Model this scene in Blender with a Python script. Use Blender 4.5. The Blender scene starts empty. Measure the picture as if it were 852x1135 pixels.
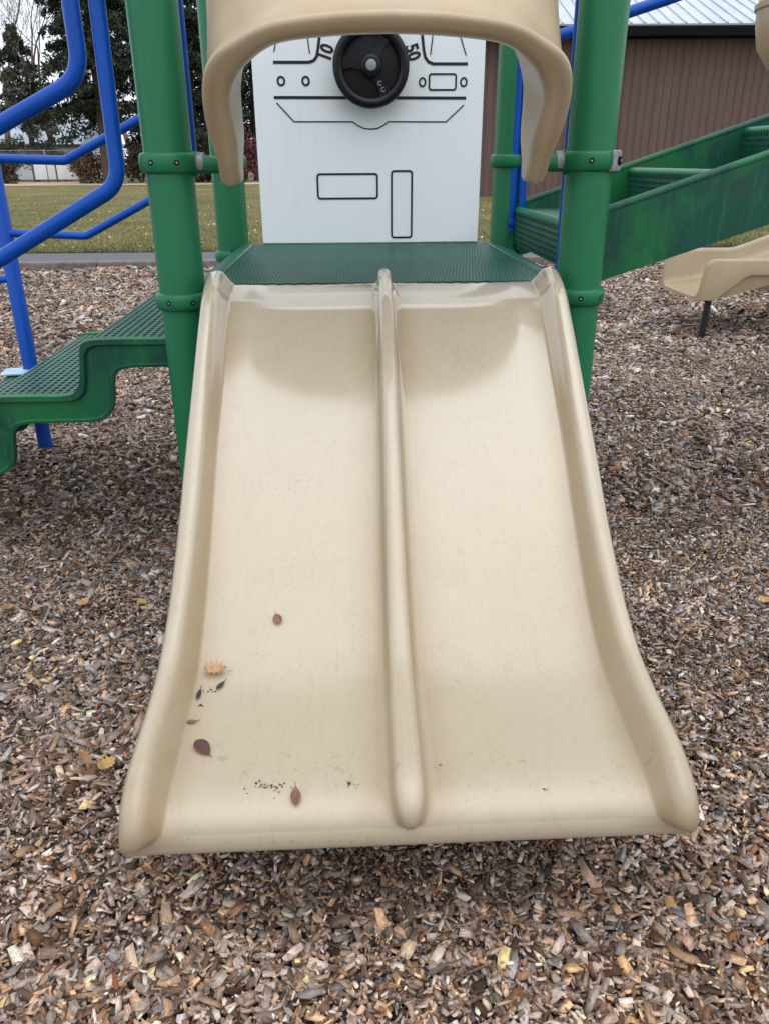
import bpy, bmesh, math, random
import numpy as np
from mathutils import Vector, Matrix
random.seed(7); RNG = np.random.default_rng(11)
SC = bpy.context.scene
COL = SC.collection
R = math.radians

# ------------------------------------------------------------------ materials
def new_mat(name):
    m = bpy.data.materials.new(name); m.use_nodes = True
    nt = m.node_tree
    return m, nt, nt.nodes['Principled BSDF']

def N(nt, kind, **kw):
    n = nt.nodes.new(kind)
    for k, v in kw.items():
        if k.startswith('i_'):
            n.inputs[k[2:].replace('_', ' ')].default_value = v
        else:
            setattr(n, k, v)
    return n

def ramp(nt, src, stops, interp='LINEAR'):
    r = nt.nodes.new('ShaderNodeValToRGB'); r.color_ramp.interpolation = interp
    e = r.color_ramp.elements
    while len(e) < len(stops): e.new(0.5)
    for i, (p, c) in enumerate(stops):
        e[i].position = p
        e[i].color = (c, c, c, 1) if isinstance(c, (int, float)) else (*c, 1)
    nt.links.new(src, r.inputs[0])
    return r.outputs[0]

def noise(nt, vec, scale, detail=4, rough=.55, dist=0):
    n = N(nt, 'ShaderNodeTexNoise'); n.inputs['Scale'].default_value = scale
    n.inputs['Detail'].default_value = detail; n.inputs['Roughness'].default_value = rough
    n.inputs['Distortion'].default_value = dist
    if vec is not None: nt.links.new(vec, n.inputs['Vector'])
    return n.outputs['Fac']

def coords(nt, scale=(1, 1, 1), loc=(0, 0, 0)):
    g = N(nt, 'ShaderNodeNewGeometry')
    mp = N(nt, 'ShaderNodeMapping'); mp.inputs['Scale'].default_value = scale; mp.inputs['Location'].default_value = loc
    nt.links.new(g.outputs['Position'], mp.inputs['Vector'])
    return mp.outputs[0]

def mix(nt, fac, a, b, mode='MIX'):
    m = N(nt, 'ShaderNodeMix', data_type='RGBA', blend_type=mode)
    for sock, v in ((m.inputs[0], fac), (m.inputs[6], a), (m.inputs[7], b)):
        if isinstance(v, (int, float)): sock.default_value = v
        elif isinstance(v, tuple): sock.default_value = (*v, 1)
        else: nt.links.new(v, sock)
    return m.outputs[2]

def math_(nt, op, a, b=0.0, c=None, clamp=False):
    m = N(nt, 'ShaderNodeMath', operation=op, use_clamp=clamp)
    for i, v in enumerate((a, b, c)):
        if v is None: continue
        if isinstance(v, (int, float)): m.inputs[i].default_value = v
        else: nt.links.new(v, m.inputs[i])
    return m.outputs[0]

def bump(nt, bsdf, h, strength=.2, dist=.002):
    b = N(nt, 'ShaderNodeBump'); b.inputs['Strength'].default_value = strength; b.inputs['Distance'].default_value = dist
    nt.links.new(h, b.inputs['Height']); nt.links.new(b.outputs[0], bsdf.inputs['Normal'])

def setc(nt, bsdf, c):
    if isinstance(c, tuple): bsdf.inputs['Base Color'].default_value = (*c, 1)
    else: nt.links.new(c, bsdf.inputs['Base Color'])

def mat_simple(name, col, rough=.5, var=.15, scale=8, bmp=0, metallic=0, spec=.5):
    m, nt, b = new_mat(name)
    v = coords(nt)
    f = noise(nt, v, scale, 5)
    d = tuple(c * (1 - var) for c in col); l = tuple(min(1, c * (1 + var)) for c in col)
    setc(nt, b, mix(nt, ramp(nt, f, [(.3, 0), (.7, 1)]), d, l))
    b.inputs['Roughness'].default_value = rough; b.inputs['Metallic'].default_value = metallic
    b.inputs['Specular IOR Level'].default_value = spec
    if bmp: bump(nt, b, noise(nt, v, scale * 14, 3), bmp, .002)
    return m

def mat_slide():
    m, nt, b = new_mat('tan_slide_plastic')
    v = coords(nt); sep = N(nt, 'ShaderNodeSeparateXYZ')
    nt.links.new(v, sep.inputs[0])
    wat = N(nt, 'ShaderNodeAttribute', attribute_name='wear_shade')  # mask mixes real fading with shade painted on walls and noses
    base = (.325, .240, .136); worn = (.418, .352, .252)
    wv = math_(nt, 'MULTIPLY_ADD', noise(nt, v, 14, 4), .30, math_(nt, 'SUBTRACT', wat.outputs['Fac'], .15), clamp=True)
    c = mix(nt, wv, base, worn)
    # faded bands and blotches left by use
    big = noise(nt, v, 2.6, 4, .6, .4)
    c = mix(nt, math_(nt, 'MULTIPLY', ramp(nt, big, [(.38, 0), (.62, 1)]), .22), c, (.36, .30, .21))
    # grime band near the bottom of the run
    yb = math_(nt, 'MULTIPLY_ADD', noise(nt, v, 5, 3), .12, sep.outputs['Y'])
    band = ramp(nt, math_(nt, 'ADD', yb, 1.45), [(.18, 0), (.27, 1), (.44, 1), (.50, 0)])
    c = mix(nt, math_(nt, 'MULTIPLY', band, .42), c, (.36, .295, .20))
    # speckles and little scratches
    sp = noise(nt, v, 170, 2, .5)
    spm = math_(nt, 'MULTIPLY', ramp(nt, sp, [(.62, 0), (.72, 1)]), ramp(nt, noise(nt, v, 9, 4), [(.40, 0), (.62, 1)]))
    c = mix(nt, math_(nt, 'MULTIPLY', spm, .58), c, (.20, .16, .11))
    sc = noise(nt, coords(nt, (150, 9, 9)), 1, 4, .6)
    c = mix(nt, math_(nt, 'MULTIPLY', ramp(nt, sc, [(.57, 0), (.69, 1)]), .22), c, (.29, .235, .16))
    sc2 = noise(nt, coords(nt, (34, 22, 22), (5, 3, 1)), 1, 6, .75, 1.2)
    c = mix(nt, math_(nt, 'MULTIPLY', ramp(nt, sc2, [(.53, 0), (.64, 1)]), .34), c, (.33, .27, .19))
    # dirt that settles along the creases at the foot of the walls
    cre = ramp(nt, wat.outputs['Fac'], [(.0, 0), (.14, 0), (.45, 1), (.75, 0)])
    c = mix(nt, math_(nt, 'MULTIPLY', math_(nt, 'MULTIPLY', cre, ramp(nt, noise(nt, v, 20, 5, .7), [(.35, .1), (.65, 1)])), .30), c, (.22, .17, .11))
    gr = noise(nt, v, 28, 5, .7)
    gm = math_(nt, 'MULTIPLY', ramp(nt, gr, [(.60, 0), (.70, 1)]),
               ramp(nt, math_(nt, 'ADD', sep.outputs['Y'], 1.35), [(.03, 0), (.08, 1), (.13, 1), (.2, 0)]))
    c = mix(nt, math_(nt, 'MULTIPLY', gm, .75), c, (.22, .17, .08))
    setc(nt, b, c)
    rg = ramp(nt, noise(nt, v, 12, 4), [(.3, .30), (.7, .38)])
    nt.links.new(rg, b.inputs['Roughness'])
    b.inputs['Specular IOR Level'].default_value = .3
    nt.links.new(ramp(nt, math_(nt, 'MULTIPLY', sep.outputs['Y'], -1.0), [(.35, 1.0), (.8, .40)]), b.inputs['Coat Weight']); b.inputs['Coat IOR'].default_value = 1.85
    scuff = ramp(nt, math_(nt, 'MULTIPLY', sep.outputs['Y'], -1.0), [(.25, .0), (.95, .22)])
    nt.links.new(math_(nt, 'ADD', scuff, ramp(nt, noise(nt, v, 7, 4), [(.3, .06), (.7, .13)])), b.inputs['Coat Roughness'])
    h = math_(nt, 'ADD', noise(nt, v, 220, 2), math_(nt, 'MULTIPLY', noise(nt, v, 35, 3), 1.2))
    bump(nt, b, math_(nt, 'ADD', h, math_(nt, 'MULTIPLY', sc, .8)), .09, .0010)
    return m

def mat_tan(name, base=(.395, .295, .18), hi=(.44, .345, .23)):
    m, nt, b = new_mat(name)
    v = coords(nt)
    c = mix(nt, ramp(nt, noise(nt, v, 5, 5), [(.35, 0), (.65, 1)]), base, hi)
    c = mix(nt, math_(nt, 'MULTIPLY', ramp(nt, noise(nt, v, 60, 4, .7), [(.62, 0), (.75, 1)]), .35), c, (.25, .18, .1))
    setc(nt, b, c); b.inputs['Roughness'].default_value = .34
    bump(nt, b, noise(nt, v, 160, 3), .12, .001)
    return m

def mat_green(name, base=(.006, .126, .048), alt=(.009, .142, .057), rough=.42):
    m, nt, b = new_mat(name)
    v = coords(nt)
    c = mix(nt, ramp(nt, noise(nt, v, 3, 5), [(.35, 0), (.65, 1)]), base, alt)
    fade = noise(nt, coords(nt, (9, 9, 1.2)), 1, 5, .6)
    c = mix(nt, math_(nt, 'MULTIPLY', ramp(nt, fade, [(.5, 0), (.7, 1)]), .12), c, (.06, .22, .14))
    c = mix(nt, math_(nt, 'MULTIPLY', ramp(nt, noise(nt, v, 90, 3), [(.68, 0), (.74, 1)]), .35), c, (.16, .24, .2))
    setc(nt, b, c); b.inputs['Roughness'].default_value = rough; b.inputs['Specular IOR Level'].default_value = .32
    bump(nt, b, noise(nt, v, 260, 2), .10, .0008)
    return m

def mat_green_worn():
    # oxidised dark skin with patches of the fresh green plastic below
    m, nt, b = new_mat('worn_green_plastic')
    v = coords(nt)
    f = noise(nt, coords(nt, (1.0, 1.0, .8), (3.1, 0, .6)), 4.2, 6, .55, .5)
    pm = ramp(nt, f, [(.47, 0), (.60, 1)])
    c = mix(nt, pm, (.004, .066, .040), (.007, .122, .036))
    edge = ramp(nt, f, [(.44, 0), (.475, 1), (.50, 0)])
    c = mix(nt, math_(nt, 'MULTIPLY', edge, .45), c, (.006, .045, .028))
    c = mix(nt, math_(nt, 'MULTIPLY', ramp(nt, noise(nt, coords(nt, (60, 60, 4)), 1, 4), [(.55, 0), (.7, 1)]), .35), c, (.03, .14, .09))
    c = mix(nt, math_(nt, 'MULTIPLY', ramp(nt, noise(nt, v, 11, 7, .75, .8), [(.52, 0), (.70, 1)]), .45), c, (.045, .045, .028))
    c = mix(nt, math_(nt, 'MULTIPLY', ramp(nt, noise(nt, coords(nt, (130, 130, 12)), 1, 4, .7), [(.62, 0), (.70, 1)]), .35), c, (.10, .17, .12))
    setc(nt, b, c); b.inputs['Roughness'].default_value = .45; b.inputs['Specular IOR Level'].default_value = .3
    bump(nt, b, noise(nt, v, 160, 3), .15, .001)
    return m

def mat_attr(name, rough=.85, grain=60, attr='col', var=.35):
    m, nt, b = new_mat(name)
    a = N(nt, 'ShaderNodeAttribute', attribute_name=attr)
    v = coords(nt)
    f = ramp(nt, noise(nt, v, grain, 3, .65), [(.25, 1 - var), (.75, 1 + var * .8)])
    setc(nt, b, mix(nt, 1.0, a.outputs['Color'], f, 'MULTIPLY'))
    b.inputs['Roughness'].default_value = rough
    b.inputs['Specular IOR Level'].default_value = .25
    bump(nt, b, noise(nt, v, grain * 5, 3), .3, .001)
    return m

M = {}
M['slide'] = mat_slide()
M['tan'] = mat_tan('tan_hood_plastic')
M['tan_light'] = mat_tan('tan_far_plastic', (.33, .25, .145), (.37, .29, .18))
M['green'] = mat_green('green_powder_coat')
M['deck'] = mat_green('green_vinyl_coating', (.005, .066, .042), (.009, .09, .058), .40)
M['gworn'] = mat_green_worn()
M['blue'] = mat_simple('blue_powder_coat', (.001, .062, .36), .36, .12, 5, .08, 0, .28)
M['galv'] = mat_simple('weathered_bracket_metal', (.22, .24, .25), .6, .5, 60, .3)
M['steel'] = mat_simple('bolt_steel', (.30, .31, .32), .35, .3, 50, 0, .9)
M['dark'] = mat_simple('dark_recess', (.006, .007, .008), .9, .2, 8, 0, 0, .1)
M['pewter'] = mat_simple('pale_foot_plate', (.35, .48, .60), .5, .25, 20, .2)
M['black'] = mat_simple('black_moulded_plastic', (.006, .0065, .009), .42, .25, 30, .2, 0, .35)
M['ink'] = mat_simple('black_engraving', (.006, .008, .012), .5, .1)
M['hub'] = mat_simple('grey_hub_cap', (.26, .29, .32), .4, .15, 30)
M['legblack'] = mat_simple('black_painted_steel', (.008, .009, .01), .4, .3, 30)
def mat_chip():
    m, nt, b = new_mat('wood_chip')
    a = N(nt, 'ShaderNodeAttribute', attribute_name='col'); l = N(nt, 'ShaderNodeAttribute', attribute_name='loc')
    mp = N(nt, 'ShaderNodeMapping'); mp.inputs['Scale'].default_value = (70, 620, 620); nt.links.new(l.outputs['Vector'], mp.inputs['Vector'])
    g = noise(nt, mp.outputs[0], 1, 3, .6)
    v = coords(nt); f = noise(nt, v, 120, 3, .6)
    c = mix(nt, 1.0, a.outputs['Color'], ramp(nt, g, [(.3, .55), (.65, 1.3)]), 'MULTIPLY')
    c = mix(nt, 1.0, c, ramp(nt, f, [(.3, .75), (.7, 1.2)]), 'MULTIPLY')
    setc(nt, b, c); b.inputs['Roughness'].default_value = .9; b.inputs['Specular IOR Level'].default_value = .2
    bump(nt, b, g, .6, .0008)
    return m
M['chip'] = mat_chip()
M['leafc'] = mat_attr('needle_foliage', .7, 3, 'col', .3)
M['grassb'] = mat_attr('grass_blades', .7, 2, 'col', .3)
M['bark'] = mat_simple('tree_bark', (.075, .055, .042), .9, .4, 6, .6)
M['palebark'] = mat_simple('pale_bare_bark', (.16, .135, .12), .9, .35, 6, .4)

def mat_panel():
    m, nt, b = new_mat('white_panel_plastic')
    v = coords(nt)
    c = mix(nt, ramp(nt, noise(nt, v, 4, 5), [(.3, 0), (.7, 1)]), (.81, .85, .885), (.84, .875, .90))
    st = noise(nt, coords(nt, (30, 30, 2)), 1, 4, .6)
    c = mix(nt, math_(nt, 'MULTIPLY', ramp(nt, st, [(.55, 0), (.75, 1)]), .12), c, (.45, .48, .5))
    setc(nt, b, c); b.inputs['Roughness'].default_value = .42
    bump(nt, b, noise(nt, v, 200, 2), .08, .0008)
    return m
M['panel'] = mat_panel()

# ------------------------------------------------------------------ object helpers
def mesh_obj(name, verts, faces, mats, parent=None, smooth=True, midx=None, auto=None):
    me = bpy.data.meshes.new(name)
    me.from_pydata([tuple(v) for v in verts], [], [tuple(f) for f in faces])
    if not isinstance(mats, (list, tuple)): mats = [mats]
    for m_ in mats: me.materials.append(m_)
    if midx is not None: me.polygons.foreach_set('material_index', list(midx))
    me.update()
    bm = bmesh.new(); bm.from_mesh(me); bmesh.ops.recalc_face_normals(bm, faces=bm.faces)
    if auto is not None:
        for e in bm.edges:
            if len(e.link_faces) == 2 and e.calc_face_angle(0) > R(auto): e.smooth = False
    bm.to_mesh(me); bm.free()
    me.polygons.foreach_set('use_smooth', [smooth] * len(me.polygons))
    o = bpy.data.objects.new(name, me); COL.objects.link(o)
    if parent is not None: o.parent = parent
    return o

class MB:
    """collects pieces of ONE object"""
    def __init__(self): self.v = []; self.f = []; self.m = []; self.mats = []
    def mi(self, mat):
        if mat not in self.mats: self.mats.append(mat)
        return self.mats.index(mat)
    def add(self, vs, fs, mat):
        b = len(self.v); self.v += [tuple(p) for p in vs]
        k = self.mi(mat)
        for f in fs: self.f.append(tuple(i + b for i in f)); self.m.append(k)
    def box(self, c, s, mat, rot=None, bev=.0):
        bm = bmesh.new(); bmesh.ops.create_cube(bm, size=1)
        for v in bm.verts: v.co = Vector((v.co.x * s[0], v.co.y * s[1], v.co.z * s[2]))
        if bev: bmesh.ops.bevel(bm, geom=bm.edges[:], offset=bev, segments=2, affect='EDGES', profile=.5)
        mt = Matrix.Translation(c) @ (rot.to_4x4() if rot is not None else Matrix.Identity(4))
        bm.transform(mt); bm.verts.ensure_lookup_table()
        self.add([v.co[:] for v in bm.verts], [[v.index for v in f.verts] for f in bm.faces], mat); bm.free()
    def tube(self, pts, r, mat, seg=14, cap=True, closed=False):
        pts = [Vector(p) for p in pts]; n = len(pts)
        rs = r if isinstance(r, (list, tuple)) else [r] * n
        tans = []
        for i in range(n):
            if closed: t = pts[(i + 1) % n] - pts[i - 1]
            else: t = pts[min(i + 1, n - 1)] - pts[max(i - 1, 0)]
            tans.append(t.normalized())
        t0 = tans[0]; a = Vector((0, 0, 1)) if abs(t0.z) < .9 else Vector((1, 0, 0))
        u = (a - t0 * a.dot(t0)).normalized()
        vs = []; fs = []
        for i in range(n):
            t = tans[i]; u = (u - t * u.dot(t)).normalized(); w = t.cross(u)
            for k in range(seg):
                an = 2 * math.pi * k / seg
                vs.append(pts[i] + (u * math.cos(an) + w * math.sin(an)) * rs[i])
        for i in range(n if closed else n - 1):
            j = (i + 1) % n
            for k in range(seg):
                l = (k + 1) % seg
                fs.append((i * seg + k, i * seg + l, j * seg + l, j * seg + k))
        if cap and not closed:
            fs.append(tuple(range(seg))[::-1]); fs.append(tuple(range((n - 1) * seg, n * seg)))
        self.add(vs, fs, mat)
    def lathe(self, prof, mat, origin=(0, 0, 0), seg=40, axis=None):
        """prof: list of (r, h) round local Z (axis: a 3x3 rotation)"""
        vs = []; fs = []; n = len(prof)
        for (r, h) in prof:
            for k in range(seg):
                an = 2 * math.pi * k / seg
                p = Vector((r * math.cos(an), r * math.sin(an), h))
                if axis is not None: p = axis @ p
                vs.append(p + Vector(origin))
        for i in range(n - 1):
            for k in range(seg):
                l = (k + 1) % seg
                fs.append((i * seg + k, i * seg + l, (i + 1) * seg + l, (i + 1) * seg + k))
        fs.append(tuple(range(seg))[::-1]); fs.append(tuple(range((n - 1) * seg, n * seg)))
        self.add(vs, fs, mat)
    def build(self, name, parent=None, smooth=True, auto=35):
        return mesh_obj(name, self.v, self.f, self.mats, parent, smooth, self.m, auto)

def tag(o, label=None, cat=None, group=None, kind=None):
    if label: o['label'] = label
    if cat: o['category'] = cat
    if group: o['group'] = group
    if kind: o['kind'] = kind
    return o

def empty(name, loc=(0, 0, 0)):
    o = bpy.data.objects.new(name, None); o.location = loc; COL.objects.link(o); return o

def cr(pts, n):
    """Catmull-Rom through pts (arrays), n samples, spaced evenly by chord"""
    P = np.array(pts, float)
    P = np.vstack([2 * P[0] - P[1], P, 2 * P[-1] - P[-2]])
    out = []
    for i in range(1, len(P) - 2):
        for t in np.linspace(0, 1, 24, endpoint=False):
            a, b, c, d = P[i - 1], P[i], P[i + 1], P[i + 2]
            out.append(.5 * (2 * b + (c - a) * t + (2 * a - 5 * b + 4 * c - d) * t * t + (3 * b - a - 3 * c + d) * t ** 3))
    out.append(P[-2]); out = np.array(out)
    s = np.r_[0, np.cumsum(np.linalg.norm(np.diff(out, axis=0), axis=1))]
    q = np.linspace(0, s[-1], n)
    return np.stack([np.interp(q, s, out[:, k]) for k in range(out.shape[1])], 1)

def fillet(pts, r, seg=8):
    pts = [Vector(p) for p in pts]; out = [pts[0]]
    for i in range(1, len(pts) - 1):
        a, b, c = pts[i - 1], pts[i], pts[i + 1]
        d1 = (a - b).normalized(); d2 = (c - b).normalized()
        ang = d1.angle(d2); t = min(r / math.tan(ang / 2), (a - b).length * .48, (c - b).length * .48)
        p1 = b + d1 * t; p2 = b + d2 * t
        for k in range(seg + 1):
            q = k / seg
            out.append(p1 * (1 - q) ** 2 + b * 2 * q * (1 - q) + p2 * q * q)
    out.append(pts[-1]); return out

def loft(rings, closed_ring=True, cap=True):
    """rings: list of equally long point lists"""
    n = len(rings[0]); vs = [p for r in rings for p in r]; fs = []
    for i in range(len(rings) - 1):
        for k in range(n if closed_ring else n - 1):
            l = (k + 1) % n
            fs.append((i * n + k, i * n + l, (i + 1) * n + l, (i + 1) * n + k))
    if cap:
        fs.append(tuple(range(n))[::-1]); fs.append(tuple(range((len(rings) - 1) * n, len(rings) * n)))
    return vs, fs

def perforated(mb, pos, nu, nv, mat, hu=.32, hv=.32, thick=.004, stagger=True):
    """sheet with real diamond holes. pos(a,b)->(point, normal), a,b in 0..1"""
    vs = []; fs = []
    for i in range(nu):
        for j in range(nv):
            a0, a1, b0, b1 = i / nu, (i + 1) / nu, j / nv, (j + 1) / nv
            am, bm_ = (a0 + a1) / 2, (b0 + b1) / 2
            da, db = (a1 - a0) * hu, (b1 - b0) * hv
            outer = [(a0, b0), (am, b0), (a1, b0), (a1, bm_), (a1, b1), (am, b1), (a0, b1), (a0, bm_)]
            inner = [(am - da, bm_ - db * .55), (am, bm_ - db), (am + da, bm_ - db * .55), (am + da, bm_), (am + da, bm_ + db * .55), (am, bm_ + db), (am - da, bm_ + db * .55), (am - da, bm_)]
            base = len(vs)
            for q in outer + inner:
                p, nrm = pos(*q); vs.append(Vector(p))
            for q in inner:
                p, nrm = pos(*q); vs.append(Vector(p) - Vector(nrm) * thick)
            for k in range(8):
                l = (k + 1) % 8
                fs.append((base + k, base + l, base + 8 + l, base + 8 + k))
                fs.append((base + 8 + k, base + 8 + l, base + 16 + l, base + 16 + k))
    mb.add(vs, fs, mat)

# ------------------------------------------------------------------ camera, world, sun
f_px, pitch, yaw, roll = 868.03, .4217, .0453, -.0048
cam = bpy.data.cameras.new('camera'); co = bpy.data.objects.new('camera', cam); COL.objects.link(co)
fw = Vector((math.sin(yaw) * math.cos(pitch), math.cos(yaw) * math.cos(pitch), -math.sin(pitch)))
rt = Vector((math.cos(yaw), -math.sin(yaw), 0)); up = rt.cross(fw)
rt2 = rt * math.cos(roll) + up * math.sin(roll); up2 = -rt * math.sin(roll) + up * math.cos(roll)
co.matrix_world = Matrix.Translation((-.1012, -2.304, 1.2)) @ Matrix((rt2, up2, -fw)).transposed().to_4x4()
cam.sensor_fit = 'VERTICAL'; cam.sensor_height = 24; cam.lens = f_px / 1135 * 24
cam.clip_start = .05; cam.clip_end = 600
SC.camera = co

SUN_EL, SUN_AZ = R(72), R(150)     # azimuth from +Y towards +X
w = bpy.data.worlds.new('World'); SC.world = w; w.use_nodes = True
nt = w.node_tree; bg = nt.nodes['Background']
sky = N(nt, 'ShaderNodeTexSky', sky_type='NISHITA', sun_disc=False, sun_elevation=SUN_EL, sun_rotation=SUN_AZ, air_density=1.0, dust_density=3.0)
hs = N(nt, 'ShaderNodeHueSaturation'); hs.inputs['Saturation'].default_value = .25
nt.links.new(sky.outputs[0], hs.inputs['Color'])
tc = N(nt, 'ShaderNodeTexCoord')
cn = noise(nt, tc.outputs['Generated'], 2.2, 5, .6, .3)
cloud = ramp(nt, cn, [(.3, (8.0, 8.7, 9.6)), (.7, (10.2, 10.8, 11.8))])
mx = mix(nt, .72, hs.outputs[0], cloud)
nt.links.new(mx, bg.inputs['Color']); bg.inputs['Strength'].default_value = .122
sl = bpy.data.lights.new('sun', 'SUN'); sl.energy = .9; sl.angle = R(75); sl.color = (1, .965, .92)
so = bpy.data.objects.new('sun', sl); COL.objects.link(so)
sd = Vector((math.sin(SUN_AZ) * math.cos(SUN_EL), math.cos(SUN_AZ) * math.cos(SUN_EL), math.sin(SUN_EL)))
so.rotation_euler = sd.to_track_quat('Z', 'Y').to_euler()
SC.view_settings.view_transform = 'Standard'; SC.view_settings.look = 'None'
SC.view_settings.gamma = 1; SC.view_settings.use_curve_mapping = False; SC.view_settings.exposure = 0.47
SC.cycles.max_bounces = 6; SC.cycles.use_denoising = True

# ------------------------------------------------------------------ ground, mulch bed, kerb, path, grass
def sheet(name, x0, x1, y0, y1, z, mat, nx=1, ny=1, hfun=None, kind='structure'):
    xs = np.linspace(x0, x1, nx + 1); ys = np.linspace(y0, y1, ny + 1)
    vs = [(x, y, z + (hfun(x, y) if hfun else 0)) for y in ys for x in xs]
    fs = [(j * (nx + 1) + i, j * (nx + 1) + i + 1, (j + 1) * (nx + 1) + i + 1, (j + 1) * (nx + 1) + i) for j in range(ny) for i in range(nx)]
    o = mesh_obj(name, vs, fs, mat); tag(o, kind=kind); return o

def bedh(x, y):
    return (.012 * math.sin(x * 2.1 + 1) * math.cos(y * 1.7) + .010 * math.sin(x * 5.3 + y * 3.1) + .007 * math.sin(y * 7.7 - x * 4.1)
            - .045 * math.exp(-((x - .02) ** 2 / .25 + (y + 1.28) ** 2 / .05)))

def mat_soil():
    m, nt, b = new_mat('mulch_bed')
    v = coords(nt)
    vo = N(nt, 'ShaderNodeTexVoronoi'); vo.inputs['Scale'].default_value = 42; vo.inputs['Randomness'].default_value = 1
    nt.links.new(coords(nt, (1, 1.4, 1)), vo.inputs['Vector'])
    sp = N(nt, 'ShaderNodeSeparateColor'); nt.links.new(vo.outputs['Color'], sp.inputs[0])
    c = ramp(nt, sp.outputs[0], [(0, (.035, .024, .018)), (.3, (.09, .065, .052)), (.55, (.17, .135, .12)), (.8, (.25, .21, .19)), (1, (.36, .30, .25))], 'CONSTANT')
    c = mix(nt, ramp(nt, vo.outputs['Distance'], [(.3, 0), (.9, .8)]), c, (.02, .014, .01))
    setc(nt, b, c); b.inputs['Roughness'].default_value = .95
    bump(nt, b, sp.outputs[1], .8, .012)
    return m

def mat_grass():
    m, nt, b = new_mat('autumn_turf')
    v = coords(nt)
    c = mix(nt, ramp(nt, noise(nt, v, .55, 6, .6), [(.35, 0), (.62, 1)]), (.115, .12, .042), (.26, .205, .10))
    c = mix(nt, ramp(nt, noise(nt, v, 18, 5, .7), [(.4, 0), (.7, 1)]), c, (.075, .085, .03))
    c = mix(nt, math_(nt, 'MULTIPLY', ramp(nt, noise(nt, v, 7, 4, .7), [(.60, 0), (.68, 1)]), .5), c, (.34, .26, .13))
    setc(nt, b, c); b.inputs['Roughness'].default_value = .95; b.inputs['Specular IOR Level'].default_value = .15
    bump(nt, b, noise(nt, v, 60, 4), .7, .03)
    return m
M['soil'] = mat_soil(); M['grass'] = mat_grass()
M['asphalt'] = mat_simple('asphalt', (.085, .088, .10), .85, .25, 40, .5)
M['kerbm'] = mat_simple('weathered_kerb', (.15, .125, .105), .9, .35, 12, .5)
sheet('ground', -300, 300, -250, 400, -.06, M['grass'])
sheet('mulch_bed_ground', -16, 16, -9, 7.86, -.012, M['soil'], 110, 90, bedh)
o = sheet('grass_field', -80, 80, 9.28, 140, .06, M['grass'], 1, 1)
mb = MB(); mb.box((0, 8.66, .005), (60, 1.26, .09), M['asphalt'], bev=.01); tag(mb.build('path', smooth=False), kind='structure')
mb = MB()
x = -30
while x < 30:
    L = 2.44
    mb.box((x + L / 2, 7.93 + random.uniform(-.008, .008), -.01 + random.uniform(-.005, .005)), (L - .012, .16, .20), M['kerbm'], bev=.02); x += L
tag(mb.build('kerb', smooth=False), kind='structure')
M['litterg'] = mat_simple('dry_leaf_verge', (.50, .37, .25), .95, .25, 3, .6)
sheet('leaf_strewn_verge_ground', -60, 30, 43.5, 52, .075, M['litterg'])

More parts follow.
